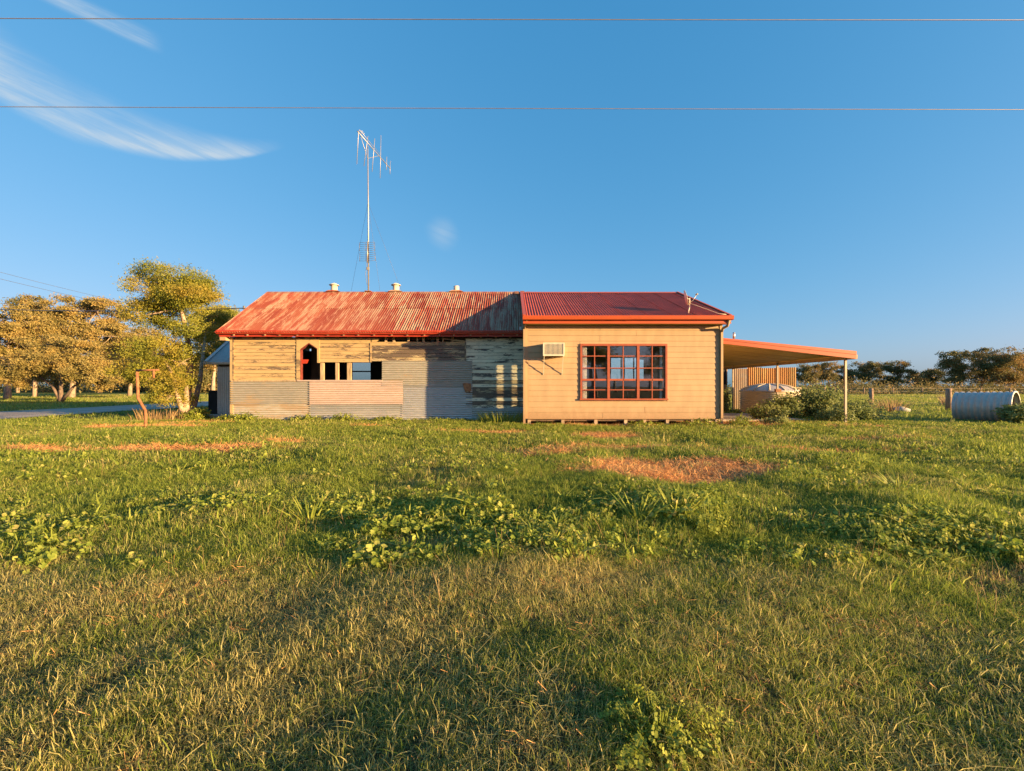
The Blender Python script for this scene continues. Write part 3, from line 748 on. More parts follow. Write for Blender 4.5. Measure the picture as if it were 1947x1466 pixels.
# eaves, roof
box('soffit', 0.36, 6.79, XEV + 0.02, EY - 0.03, 3.155, 3.175, M['cream_dark'], ext)
for a_, b_ in ((0.33, 3.62), (3.624, 6.80)): prism('gutter', gut(XEV - 0.01, 3.375 + 0.004 * (a_ > 1), 3.245 + 0.004 * (a_ > 1)), 'x', a_, b_, M['red_new'], ext)
prism('gutter_joiner', gut(XEV - 0.007, 3.383, 3.240), 'x', 3.60, 3.645, M['red_new'], ext)
prism('fascia', [(XEV - 0.006, 3.145), (XEV + 0.018, 3.145), (XEV + 0.018, 3.36), (XEV - 0.006, 3.36)], 'x', 0.345, 6.76, M['red_new'], ext)
sl2 = Vector((0, XRY - XEV, XRZ - XEZ)); SL2 = sl2.length; sl2.normalize()
x = 0.38; k = 0
while x < 6.75:
    ww = min(0.762, 6.76 - x)
    corrugated('roof_sheet', Vector((x, XEV, XEZ + 0.012 + 0.003 * (k % 2))) - sl2 * 0.05, (1, 0, 0), sl2, ww + 0.02, SL2 + 0.05, M['roof_new'], ext, 0.088, 0.015, 8, 1)
    corrugated('roof_sheet', (x, XRY, XRZ + 0.012 + 0.003 * (k % 2)), (1, 0, 0), (0, sl2.y, -sl2.z), ww + 0.02, SL2 * 0.9, M['roof_new'], ext, 0.088, 0.015, 8, 1)
    x += 0.762; k += 1
prism('ridge_cap', [(XRY - 0.18, XRZ - 0.04), (XRY, XRZ + 0.045), (XRY + 0.18, XRZ - 0.04), (XRY, XRZ + 0.028)], 'x', 0.33, 6.80, M['red_new'], ext)
yb = XRY + (XRY - XEV) * 0.9; zb = XRZ - (XRZ - XEZ) * 0.9
for sx, t in ((0.335, 0.10), (6.76, 0.045)):
    prism('barge_cap', [(XEV, XEZ - 0.14), (XEV, XEZ + 0.045), (XRY, XRZ + 0.050), (yb, zb + 0.045), (yb, zb - 0.14), (XRY, XRZ - 0.13)], 'x', sx, sx + t * 0.4, M['red_new'], ext)
    s0, s1 = (sx, sx + t) if sx < 1 else (sx - t, sx + 0.02)
    prism('barge_flashing', [(XEV - 0.03, XEZ + 0.030), (XEV - 0.03, XEZ + 0.048), (XRY, XRZ + 0.058), (XRY, XRZ + 0.040)], 'x', s0 - 0.004, s1 + 0.004, M['red_new'], ext)
for sx in (EX0, EX1 - 0.1):
    prism('gable_wall', [(EY + 0.02, EZ1), (EBK, EZ1), (EBK, 3.95), (XRY, XRZ - 0.03), (EY + 0.02, 3.46)], 'x', sx, sx + 0.1, M['cream'], ext)
# downpipes
for X, top in ((EX0 - 0.052, 3.05), (EX1 - 0.02, 2.95)):
    box('downpipe', X - 0.035, X + 0.035, EY - 0.085, EY - 0.033, 0.03, top, M['cream'], ext)
    tube('downpipe_elbow', [(X, EY - 0.06, top - 0.02), (X + 0.02, EY - 0.10, top + 0.08), (X + 0.06, XEV + 0.05, top + 0.13), (X + 0.07, XEV - 0.04, top + 0.30)], 0.042, M['cream'], ext, 10)
# stumps and bearers under the floor
for Y in (EY + 0.05, 15.6, 17.6, 19.6):
    for X in (0.55, 1.62, 2.67, 3.62, 4.22, 4.95, 5.75, 6.5):
        if Y > 14 and X in (4.22, 5.75): continue
        box('stump', X - 0.05, X + 0.05, Y, Y + 0.1, -0.08, 0.163, M['stump'], ext)
    box('bearer', EX0 + 0.02, EX1 - 0.02, Y + 0.102, Y + 0.19, 0.10, 0.198, M['stump'], ext)
box('pale_box', 0.255, 0.325, EAV - 0.02, EAV + 0.02, 3.16, 3.27, M['galv_new'], hall)  # small pale box at the roof junction, kept as a hall part
# ------------------------------------------------------------------ air conditioner on the cream wall
ac = empty('air_conditioner', (1.29, EY, 2.16), 'boxy cream window air conditioner bracketed to the cream wall', 'air conditioner')
AX0, AX1, AZ0, AZ1, AYF = 0.966, 1.615, 2.158, 2.547, EY - 0.37
box('cabinet', AX0, AX1, AYF + 0.02, EY - 0.02, AZ0, AZ1, M['ac'], ac)
fb = box('front_frame', AX0 - 0.006, AX1 + 0.006, AYF, AYF + 0.0195, AZ1 - 0.022, AZ1 + 0.004, M['ac'], ac)
box('front_frame', AX0 - 0.006, AX1 + 0.006, AYF, AYF + 0.0195, AZ0 - 0.01, AZ0 + 0.03, M['ac'], ac)
box('front_frame', AX0 - 0.006, AX0 + 0.03, AYF, AYF + 0.0195, AZ0 + 0.031, AZ1 - 0.023, M['ac'], ac)
box('front_frame', AX1 - 0.03, AX1 + 0.006, AYF, AYF + 0.0195, AZ0 + 0.031, AZ1 - 0.023, M['ac'], ac)
for i in range(13):
    z = AZ0 + 0.042 + i * 0.0243
    box('louvre', AX0 + 0.031, AX1 - 0.031, AYF + 0.004, AYF + 0.018, z, z + 0.012, M['ac_grille'], ac)
for t in (0.28, 0.5, 0.74): box('grille_rib', AX0 + t * 0.65 - 0.006, AX0 + t * 0.65 + 0.006, AYF + 0.001, AYF + 0.0038, AZ0 + 0.031, AZ1 - 0.023, M['ac_grille'], ac)
for X in (AX0 + 0.03, AX1 - 0.03):
    box('bracket', X - 0.012, X + 0.012, AYF + 0.01, EY - 0.023, AZ0 - 0.025, AZ0 - 0.0105, M['ac'], ac)
    prism('bracket_strut', [(AYF + 0.03, AZ0 - 0.026), (AYF + 0.055, AZ0 - 0.026), (EY - 0.024, 1.60), (EY - 0.024, 1.565)], 'x', X - 0.010, X + 0.010, M['ac'], ac)

# ------------------------------------------------------------------ satellite dish on the extension roof
dish = empty('satellite_dish', (5.62, 13.75, 3.5), 'small pale satellite dish on a bent pole above the red roof', 'satellite dish')
tube('pole', [(5.62, 13.75, 3.50), (5.63, 13.75, 3.62), (5.66, 13.74, 3.74), (5.655, 13.73, 4.02)], 0.018, M['vent'], dish, 8)
dn = Vector((0.93, -0.24, 0.22)).normalized(); q = dn.to_track_quat('Z', 'Y').to_matrix().to_4x4()
DM = Matrix.Translation((5.50, 13.68, 4.02)) @ q
prof = [(0.0, 0.0)] + [(r, 0.28 * r * r) for r in np.linspace(0.04, 0.235, 8)] + [(0.24, 0.018), (0.235, 0.008), (0.1, -0.012), (0.0, -0.015)]
lathe('reflector', prof, None, M['vent'], dish, 28, DM)
tube('feed_arm', [DM @ Vector((0.0, -0.25, 0.0)), DM @ Vector((0, -0.14, 0.2)), DM @ Vector((0, 0.0, 0.34))], 0.010, M['steel'], dish, 6)
tube('feed_horn', [DM @ Vector((0, 0.0, 0.31)), DM @ Vector((0, 0.02, 0.38))], [0.025, 0.03], M['ac_grille'], dish, 8)
tube('bracket', [DM @ Vector((0, 0, -0.01)), (5.655, 13.73, 3.98)], 0.02, M['steel'], dish, 6)
tube('cable', [(5.66, 13.72, 3.85), (5.80, 13.66, 3.78), (6.15, 13.55, 3.62), (6.45, 13.45, 3.47), (6.66, 13.40, 3.44)], 0.009, M['vent'], dish, 6)

# ------------------------------------------------------------------ television mast on the hall ridge
ant = empty('television_mast', (-6.0, RDY + 0.03, RDZ), 'tall thin television antenna mast rising from the hall ridge', 'antenna')
tube('mast', [(-6.0, RDY + 0.03, RDZ - 0.05), (-6.01, RDY + 0.03, 8.6), (-6.03, RDY + 0.03, 11.25)], [0.030, 0.026, 0.020], M['steel'], ant, 8)
box('foot_plate', -6.13, -5.87, RDY - 0.1, RDY + 0.16, RDZ + 0.03, RDZ + 0.055, M['rust'], ant)
B0, B1 = Vector((-6.10, 17.05, 11.28)), Vector((-5.50, 19.5, 11.05))
bm_ = tube('boom', [B0, B1], 0.018, M['steel'], ant, 6)
tube('boom_brace', [B0 + Vector((0.02, 0.25, -0.02)), Vector((-6.02, RDY + 0.0, 10.72)), B0.lerp(B1, 0.62)], 0.010, M['steel'], ant, 5)
tube('boom_brace', [B0 + Vector((0.05, 0.02, 0.09)), B0.lerp(B1, 0.66) + Vector((0.03, 0, 0.08))], 0.009, M['steel'], ant, 5)
for t, up, dn_, lean in ((0.02, 0.06, 1.25, -0.05), (0.26, 0.25, 0.98, -0.13), (0.46, 0.48, 0.92, -0.08), (0.67, 0.95, 0.90, -0.02), (0.87, 0.34, 0.24, -0.02), (0.99, 0.34, 0.26, -0.02)):
    c = B0.lerp(B1, t)
    tube('element', [c + Vector((-lean * up, 0, up)), c, c + Vector((lean * dn_, 0, -dn_))], 0.011, M['steel'], ant, 6)
for t in (0.01, 0.035, 0.07):
    c = B0.lerp(B1, t); tube('short_element', [c + Vector((-0.06, 0, 0.03)), c + Vector((0.17, 0, 0.04))], 0.007, M['steel'], ant, 5)
# phased panel lower on the mast: four bays of wire grid
for k in range(2):
    for s in (-1, 1):
        cz = 6.98 - k * 0.42 + (0.02 if s > 0 else 0); cx_ = -6.0 + s * 0.165 + 0.015 * k
        gv, gf = [], []
        for i in range(5):
            z = cz + 0.17 - i * 0.085
            tube_geo([(cx_ - 0.15, 17.86, z - 0.01 * s), (cx_ + 0.15, 17.86, z + 0.012)], 0.006, 4, gv, gf)
        tube_geo([(cx_ + s * 0.15, 17.86, cz + 0.18), (cx_ + s * 0.16, 17.86, cz - 0.18)], 0.009, 4, gv, gf)
        tube_geo([(cx_ - s * 0.10, 17.86, cz + 0.18), (cx_ - s * 0.10, 17.86, cz - 0.18)], 0.006, 4, gv, gf)
        mesh('grid_bay', gv, gf, M['wire'], ant, True)
tube('grid_boom', [(-5.985, 17.84, 7.2), (-5.985, 17.84, 6.32)], 0.016, M['steel'], ant, 6)
box('junction_box', -6.04, -5.95, 17.93, 17.99, 6.05, 6.17, M['ac_grille'], ant)
tube('cable', [(-6.04, 17.98, 7.2), (-6.05, 17.96, 6.2), (-6.10, 17.96, 5.9), (-6.06, 17.97, 5.55), (-6.03, 17.98, 5.45)], 0.008, M['wire'], ant, 5)
for a, b_ in (((-6.02, 18.03, 8.9), (-7.0, 18.5, 4.75)), ((-6.02, 18.03, 8.9), (-4.55, 18.4, 4.85)), ((-6.02, 18.03, 8.9), (-6.0, 20.6, 3.5))):
    tube('guy_wire', [a, b_], 0.004, M['wire'], ant, 4)

# ------------------------------------------------------------------ carport on the right
cp = empty('carport', (8.8, 16.2, 0), 'open skillion carport with cream ceiling and red edge on thin posts', 'carport')
CX0, CX1, CY0, CY1 = 6.70, 11.05, 13.85, 22.9
zc = lambda x: 2.76 - (x - 6.64) * 0.0985          # top face of the sloping deck
nP = 9; dY = (CY1 - CY0 - 0.05) / nP
for i in range(nP):
    y0 = CY0 + 0.03 + i * dY
    prism('roof_panel', [(CX0, zc(CX0) - 0.105), (CX1 - 0.03, zc(CX1) - 0.105), (CX1 - 0.03, zc(CX1) - 0.008), (CX0, zc(CX0) - 0.008)], 'y', y0, y0 + dY - 0.012, M['cream_dark'], cp)
    prism('panel_joint', [(CX0, zc(CX0) - 0.112), (CX1 - 0.03, zc(CX1) - 0.112), (CX1 - 0.03, zc(CX1) - 0.1055), (CX0, zc(CX0) - 0.1055)], 'y', y0 + dY - 0.04, y0 + dY - 0.004, M['cream'], cp)
prism('roof_deck', [(CX0, zc(CX0) - 0.006), (CX1, zc(CX1) - 0.006), (CX1, zc(CX1) + 0.002), (CX0, zc(CX0) + 0.002)], 'y', CY0 + 0.01, CY1, M['roof_new'], cp)
prism('front_fascia', [(CX0, zc(CX0) - 0.165), (CX1, zc(CX1) - 0.235), (CX1, zc(CX1) - 0.10), (CX0, zc(CX0) - 0.05)], 'y', CY0, CY0 + 0.028, M['red_new'], cp)
prism('front_capping', [(CX0, zc(CX0) - 0.05), (CX1 + 0.01, zc(CX1) - 0.10), (CX1 + 0.01, zc(CX1) + 0.012), (CX0, zc(CX0) + 0.012)], 'y', CY0 - 0.014, CY0 + 0.024, M['red_new'], cp)
prism('side_gutter', [(CX1 - 0.02, zc(CX1) - 0.24), (CX1 + 0.07, zc(CX1) - 0.24), (CX1 + 0.08, zc(CX1) - 0.1), (CX1 - 0.02, zc(CX1) - 0.1)], 'y', CY0 + 0.03, CY1, M['cream'], cp)
for (X, Y) in ((10.86, 14.05), (10.86, 17.65), (10.86, 21.2)):
    box('post', X - 0.030, X + 0.030, Y - 0.030, Y + 0.030, -0.1, zc(X) - 0.106, M['post_paint'], cp)
    if 17 < Y < 18: box('post_bracket', X - 0.09, X + 0.13, Y - 0.06, Y + 0.06, 0.98, 1.10, M['rust'], cp)
tube('vent_pipe', [px(1395.5, 644, 16.5), px(1395.5, 632, 16.5)], 0.045, M['galv_new'], cp, 10)
# slab under it
slab = box('carport_slab', 6.75, 10.3, 14.9, 18.6, -0.05, 0.045, M['concrete'], None); tag(slab, kind='structure')

# tank, fence and outbuilding behind the carport
tank = empty('water_tank', (12.1, 20.3, 0), 'squat cream ribbed water tank with domed lid behind the carport', 'water tank')
R = 1.22; prof = []
for i in range(57):
    z = i * 0.0175; prof.append((R + 0.014 * math.cos(2 * math.pi * z / 0.0875), z))
lathe('body', prof, (12.1, 20.3, 0), M['tank'], tank, 56)
lid = lathe('lid', [(R + 0.03, 0.97), (R + 0.03, 1.01), (R * 0.97, 1.03), (R * 0.7, 1.20), (R * 0.35, 1.29), (0.25, 1.31), (0.25, 1.35), (0, 1.355)], (12.1, 20.3, 0), M['tank_lid'], tank, 56)
for k in range(12):
    a = 2 * math.pi * k / 12; c, s = math.cos(a), math.sin(a)
    tube('lid_rib', [(12.1 + c * R * f, 20.3 + s * R * f, z + 0.012) for f, z in ((0.98, 1.03), (0.7, 1.20), (0.35, 1.29), (0.2, 1.31))], 0.03, M['tank'], lid, 5)
box('tank_outlet', 13.18, 13.42, 20.0, 20.1, 0.86, 1.15, M['tank'], tank)

fn = empty('corrugated_fence', (12.8, 22.6, 0), 'rust orange upright corrugated iron fence behind the water tank', 'fence')
x = 11.5; k = 0
while x < 14.70:
    ww = min(0.72, 14.75 - x); top = 2.18 + 0.025 * math.sin(k * 2.2) - (0.05 if k == 0 else 0)
    corrugated('fence_sheet', (x, 22.4 + 0.012 * (k % 2), 0.0), (1, 0, 0), (0, 0, 1), ww + 0.02, top, M['fence_zinc' if k in (0,) else 'fence_rust'], fn, 0.105, 0.022, 6, 1, 0, k)
    x += 0.72; k += 1
box('fence_rail', 11.5, 14.75, 22.46, 22.53, 1.7, 1.78, M['post_wood'], fn)
box('fence_rail', 11.5, 14.75, 22.46, 22.53, 0.5, 0.58, M['post_wood'], fn)
shed2 = empty('dark_outhouse', (10.2, 23.3, 0), 'dark timber outhouse glimpsed beside the rusty fence under the carport', 'shed')
pierced('wall', 9.8, 11.49, 0, 2.25, 23.0, 23.1, [(10.5, 11.45, 1.3, 2.16)], M['post_wood'], shed2)
box('window', 10.5, 11.45, 23.04, 23.08, 1.3, 2.16, M['black'], shed2)
prism('roof', [(22.95, 2.25), (24.9, 2.45), (24.9, 2.5), (22.95, 2.3)], 'x', 9.7, 11.5, M['galv'], shed2)
box('side_wall', 11.39, 11.49, 23.1, 24.7, 0, 2.27, M['post_wood'], shed2)

# ------------------------------------------------------------------ lean-to at the hall's left end
sh = empty('lean_to_shed', (-10.9, 17.5, 0), 'small grey corrugated iron lean-to against the left end of the hall', 'shed')
SX0, SX1, SYF = -11.88, -9.93, 17.4
for k in range(3):
    corrugated('wall_sheet', (SX0 + k * 0.65, SYF + 0.01 * (k % 2), 0.02), (1, 0, 0), (0, 0, 1), 0.66, 1.98, M['galv_blue'], sh, 0.076, 0.0095, 6, 1, 0, k)
corrugated('wall_sheet', (SX0, SYF + 2.6, 0.02), (0, -1, 0), (0, 0, 1), 2.6, 2.0, M['galv'], sh)
ss = Vector((0, 2.5, 1.75)).normalized()
for k in range(3):
    corrugated('roof_sheet', (SX0 - 0.28 + k * 0.75, 17.12, 2.16 + 0.004 * k), (1, 0, 0), ss, 0.77 if k < 2 else 0.70, 3.05, M['galv_blue'], sh, 0.076, 0.0095, 6, 1, 0, k)
prism('barge_flashing', [(17.10, 2.12), (17.10, 2.22), (19.62, 3.98), (19.62, 3.88)], 'x', SX0 - 0.33, SX0 - 0.20, M['galv_new'], sh)
prism('gutter', gut(17.12, 2.17, 2.07), 'x', SX0 - 0.32, -9.95, M['white'], sh)
prism('gable', [(SYF, 2.02), (20.0, 2.02), (19.62, 3.9), (SYF, 2.32)], 'x', SX0, SX0 + 0.04, M['galv'], sh)
box('top_rail', SX0, -9.95, SYF + 0.03, SYF + 0.10, 2.0, 2.10, M['dark_wood'], sh)
tag(box('concrete_step', -12.05, -10.4, 16.55, 17.33, -0.05, 0.09, M['concrete'], None), 'low concrete step in front of the grey lean-to', 'step')
bn = empty('rubbish_bin', (-12.2, 18.0, 0), 'dark upright bin beside the grey lean-to', 'bin')
prism('body', [(-12.50, 17.75), (-12.02, 17.75), (-12.02, 18.25), (-12.50, 18.25)], 'z', 0.0, 0.98, M['black'], bn)
box('lid', -12.53, -11.99, 17.71, 18.28, 0.982, 1.04, M['black'], bn)

# ------------------------------------------------------------------ bent rusty pole
bp = empty('bent_pole', (-10.1, 11.85, 0), 'bent rusty steel pipe post with a short bar on top standing in the grass', 'post')
P = lambda a, b_: px(a, b_, 11.85)
tube('post', [P(276, 824), P(277, 800), P(276.5, 781), P(270, 770), P(262.5, 757), P(261.5, 735), P(261, 707)], [0.038, 0.038, 0.038, 0.039, 0.038, 0.037, 0.037], M['rust'], bp, 10)
tube('cross_bar', [P(259, 704.5), P(302, 703.5)], 0.026, M['rust'], bp, 8)
tube('hanging_stub', [P(292.5, 704), P(292, 719)], 0.030, M['rust'], bp, 8)

# ------------------------------------------------------------------ overhead wires
def wire(label, a, b_, r, m, sag, n=48, group='overhead wires'):
    a, b_ = Vector(a), Vector(b_)
    pts = [a.lerp(b_, t) - Vector((0, 0, sag * 4 * t * (1 - t))) for t in np.linspace(0, 1, n)]
    return tag(tube('power_line', pts, r, m, None, 5), label, 'power line', group)
wire('uppermost thin power line stretched across the top of the sky', (-60, 8.0, 8.30), (75, 8.0, 8.20), 0.0075, M['wire_pale'], 0.25)
wire('second power line crossing the sky below the uppermost one', (-60, 8.0, 6.70), (75, 8.0, 6.42), 0.0060, M['wire_pale'], 0.22)
wire('service cable running from the left to the hall gable', px(-160, 578, 27), px(464, 586, 16.6), 0.020, M['wire'], 0.25)
wire('upper of two faint wires descending behind the round tree', px(-120, 485, 21), px(300, 588, 38), 0.010, M['wire'], 0.15)
wire('lower of two faint wires descending behind the round tree', px(-120, 500, 21), px(300, 595, 38), 0.010, M['wire'], 0.15)
bo = tag(lathe('insulator', [(0.0, 0), (0.05, 0), (0.05, 0.05), (0.03, 0.08), (0.05, 0.11), (0.0, 0.14)], px(464, 588, 16.6), M['wire'], None, 10), 'dark insulator at the rake of the hall roof', 'insulator')

# ------------------------------------------------------------------ wire fence and the old tank on the right
wf = empty('wire_fence', (22, 24, 0), 'weathered post and wire fence along the right paddock', 'fence')
fposts = [(19.4, 14.2), (21.25, 21.0), (23.3, 28.0), (25.3, 35.0), (27.4, 42.0), (29.4, 49.0)]
for i, (X, Y) in enumerate(fposts):
    tube('post', [(X, Y, -0.1), (X + 0.02, Y, 0.6), (X + 0.01, Y, 1.13 - 0.02 * (i % 3))], [0.125, 0.12, 0.115], M['post_wood'], wf, 9)
for z in (0.35, 0.65, 0.95):
    tube('strand', [(X, Y - 0.12, z) for X, Y in fposts], 0.006, M['wire'], wf, 4)
fence_far = empty('far_fence', (20, 62, 0), 'low far fence line crossing the paddock before the trees', 'fence')
for i in range(24):
    X = -4 + i * 4.2; tube('post', [(X, 62, 0), (X, 62, 1.05)], 0.07, M['post_wood'], fence_far, 6)
for z in (0.5, 0.95): tube('strand', [(-4, 62, z), (95, 62, z)], 0.012, M['wire'], fence_far, 4)

cv = empty('corrugated_culvert', (15.75, 14.7, 0), 'old corrugated iron tank lying on its side in the grass at right', 'tank')
ca = Vector((0.50, -0.866, 0.02)).normalized(); RM = Matrix.Translation((15.68, 15.2, 0.47)) @ ca.to_track_quat('Z', 'Y').to_matrix().to_4x4()
prof = [(0.525 + 0.022 * math.cos(2 * math.pi * z / 0.15), z) for z in np.linspace(0, 1.36, 121)]
lathe('shell', prof, None, M['pipe_tank'], cv, 48, RM)
lathe('rim', [(0.54, 1.35), (0.565, 1.35), (0.565, 1.39), (0.515, 1.39)], None, M['pipe_tank'], cv, 48, RM)
lathe('end_plate', [(0.53, 0.03), (0.3, 0.025), (0.0, 0.02)], None, M['pipe_tank'], cv, 48, RM)
# pale log on the ground
lg = tag(tube('log', [px(1699, 780, 20.6), px(1712, 779, 20.5), px(1730, 783, 20.3)], [0.14, 0.17, 0.13], M['concrete'], None, 9), 'pale fallen log beside a dry tussock near the fence', 'log')

# ------------------------------------------------------------------ things inside the extension
tb = empty('table', (4.0, 16.2, 0.3), 'dark table standing inside behind the big window', 'table')
box('table_top', 3.2, 4.7, 15.9, 16.7, 1.02, 1.06, M['stud'], tb)
for X in (3.26, 4.6):
    for Y in (15.95, 16.6): box('leg', X, X + 0.05, Y, Y + 0.05, 0.302, 1.018, M['stud'], tb)
for i, (X, lab) in enumerate(((3.3, 'left'), (4.25, 'right'))):
    ch = empty('chair', (X, 15.4, 0.3), 'tube frame chair behind the big window, %s of the two' % lab, 'chair', 'chairs inside the extension')
    box('seat', X - 0.21, X + 0.21, 15.2, 15.6, 0.74, 0.78, M['dark_wood'], ch)
    tube('back_rail', [(X - 0.2, 15.17, 0.74), (X - 0.2, 15.12, 1.10), (X - 0.1, 15.11, 1.18), (X + 0.1, 15.11, 1.18), (X + 0.2, 15.12, 1.10), (X + 0.2, 15.17, 0.74)], 0.014, M['steel'], ch, 6)
    for sx in (-0.19, 0.19):
        for Y in (15.22, 15.58): tube('leg', [(X + sx, Y, 0.302), (X + sx, Y, 0.739)], 0.013, M['steel'], ch, 6)
# ------------------------------------------------------------------ trees
def blob_px(Y, lst, dy=0.0):
    """Crown masses given as (pixel x, pixel y, half width px, half height px, depth offset, depth radius)."""
    out = []
    for a, b_, rx, rz, oy, ry in lst:
        p = px(a, b_, Y + oy); k = (Y + oy) / F
        out.append((p.x, p.y, p.z, rx * k, ry, rz * k))
    return out
def line_px(Y, pts): return [tuple(px(a, b_, Y + o)) for a, b_, o in pts]

Yn = 16.2
tree('round_tree', 'bright yellow-green tree with pale split trunk beside the lean-to', -12.3, Yn,
     [line_px(Yn, [(352, 797, 0), (355, 770, 0), (358, 730, 0.1), (362, 690, 0.2), (356, 640, 0.1), (345, 590, 0), (330, 545, 0)]),
      line_px(Yn, [(352, 795, 0), (343, 770, -0.2), (336, 750, -0.3), (330, 715, -0.5), (310, 680, -0.7)]),
      line_px(Yn, [(360, 795, 0.3), (372, 760, 0.5), (380, 725, 0.9), (384, 690, 1.6), (390, 640, 2.6), (392, 600, 3.2)])],
     blob_px(Yn, [(330, 528, 62, 26, 0, 1.0), (285, 560, 42, 28, -0.2, 0.9), (375, 562, 44, 28, 0.1, 1.0), (270, 600, 30, 20, -0.3, 0.7), (398, 612, 34, 30, 3.4, 1.0),
                  (330, 600, 40, 24, 0.5, 0.9), (300, 668, 55, 26, -0.7, 1.0), (262, 700, 40, 28, -0.7, 0.9), (300, 725, 52, 26, -0.6, 0.9), (340, 690, 34, 26, -0.3, 0.8), (408, 660, 30, 36, 4.2, 1.0), (330, 752, 34, 18, -0.3, 0.6), (350, 556, 52, 26, -0.3, 1.0), (372, 630, 28, 22, -0.2, 0.7), (422, 605, 20, 24, 4.2, 0.8)]),
     360, 320, 0.036, M['leaf_near'], M['bark_pale'], 3, rad=0.16, spread=0.17, aspect=0.36, droop=0.35, shell=0.5)

def gum(name, label, Y, base_px, ground_py, crown, ncl, nl, leaf, mat, bark, seed, rad=0.3, group='trees across the road', spread=0.5, extra=(), shell=0.45):
    rad *= 0.62; b0 = px(base_px, ground_py, Y); top = min(c[1] for c in crown); cxm = sum(c[0] for c in crown) / len(crown)
    tr = [(b0.x, Y, -0.1)] + line_px(Y, [(base_px + (cxm - base_px) * 0.15, ground_py - (ground_py - top) * 0.25, 0), (base_px + (cxm - base_px) * 0.5, ground_py - (ground_py - top) * 0.5, 0.2), (cxm, top + (ground_py - top) * 0.25, 0.3)])
    trs = [tr] + [line_px(Y, e) for e in extra]
    return tree(name, label, b0.x, Y, trs, blob_px(Y, crown), ncl, nl, leaf, mat, bark, seed, group, rad, spread, 0.40, 0.3, 0.0, True, shell)

gum('spreading_tree', 'low spreading olive tree with dark forked limbs across the road', 33, 116, 766,
    [(60, 690, 48, 26, -0.5, 2.0), (30, 715, 40, 22, -0.5, 1.6), (110, 690, 40, 26, -0.6, 1.8), (165, 705, 42, 28, 0, 2.0), (145, 660, 40, 22, 0.3, 1.8), (195, 720, 30, 22, 0, 1.5), (90, 655, 35, 22, 0.5, 1.6)],
    150, 280, 0.075, M['leaf_gum'], M['bark_dark'], 11, 0.24, 'trees across the road', 0.23,
    extra=[[(116, 764, 0), (100, 735, 0), (70, 712, 0), (45, 700, 0)], [(118, 762, 0), (140, 735, 0), (165, 715, 0), (190, 705, 0)], [(112, 766, 0.2), (118, 730, 0), (112, 700, 0)]])
gum('tall_gum', 'tall tan-tinged gum tree with pale forking limbs behind the spreading tree', 44, 136, 755,
    [(125, 585, 55, 20, 0, 2.6), (185, 592, 45, 22, 0, 2.6), (100, 625, 48, 26, 0, 2.8), (160, 630, 55, 28, 0, 3), (210, 640, 40, 32, 0, 2.6), (225, 690, 35, 30, 0, 2.4), (140, 680, 50, 26, 1, 2.6)],
    210, 280, 0.10, M['leaf_gum'], M['bark_pale'], 12, 0.40, spread=0.29, shell=0.65)
gum('edge_gum', 'broad golden gum tree cut by the left edge of the view', 40, 14, 757,
    [(10, 610, 55, 24, 0, 2.6), (-30, 640, 45, 30, 0, 2.4), (35, 650, 45, 26, 0, 2.4), (0, 690, 50, 28, 0, 2.6), (65, 620, 25, 24, 0.5, 2)],
    170, 280, 0.095, M['leaf_gum'], M['bark_pale'], 13, 0.38, spread=0.28, shell=0.65)
gum('green_wattle', 'darker green feathery tree between the two big gums at left', 47, 66, 753,
    [(62, 580, 28, 16, 0, 1.8), (75, 610, 32, 22, 0, 2), (65, 650, 35, 26, 0, 2.2), (80, 690, 38, 24, 0, 2)],
    120, 240, 0.10, M['leaf_gum2'], M['bark_pale'], 14, 0.30, spread=0.33)
gum('golden_gum', 'golden brown gum tree between the road trees and the round tree', 52, 246, 750,
    [(262, 640, 34, 20, 0, 2.6), (235, 665, 38, 26, 0, 2.8), (285, 665, 42, 26, 0, 2.8), (240, 705, 44, 26, 0, 2.6), (300, 700, 40, 28, 0, 2.6)],
    170, 240, 0.11, M['leaf_gum'], M['bark_pale'], 15, 0.34, spread=0.40)
gum('corner_gum', 'dark olive tree rising behind the hall and lean-to', 38, 404, 757,
    [(425, 605, 28, 18, 0, 2), (405, 635, 30, 26, 0, 2), (440, 640, 34, 30, 0, 2.2), (400, 680, 26, 26, 0, 1.8)],
    110, 240, 0.09, M['leaf_gum2'], M['bark_pale'], 16, 0.28, spread=0.32)
lb = ['farthest left', 'second from left', 'third from left', 'middle', 'third from right', 'second from right', 'rightmost']
for i, (c, t, w_, Y) in enumerate(((-60, 640, 60, 80), (30, 662, 50, 85), (105, 668, 45, 90), (185, 672, 50, 82), (265, 690, 45, 95), (335, 685, 45, 78), (395, 690, 45, 88))):
    gum('background_tree', 'distant dark tree seen beneath the road trees, %s of its row' % lb[i], Y, c + 4, 746,
        [(c, t + 12, w_ * 0.7, 13, 0, 3.5), (c - w_ * 0.4, t + 34, w_ * 0.6, 18, 0, 3.5), (c + w_ * 0.45, t + 32, w_ * 0.6, 18, 0, 3.5), (c, t + 50, w_ * 0.9, 14, 0, 3.5)],
        46, 130, 0.30, M['leaf_far'], M['bark_pale'], 30 + i, 0.4, 'background tree row at left', 0.9)
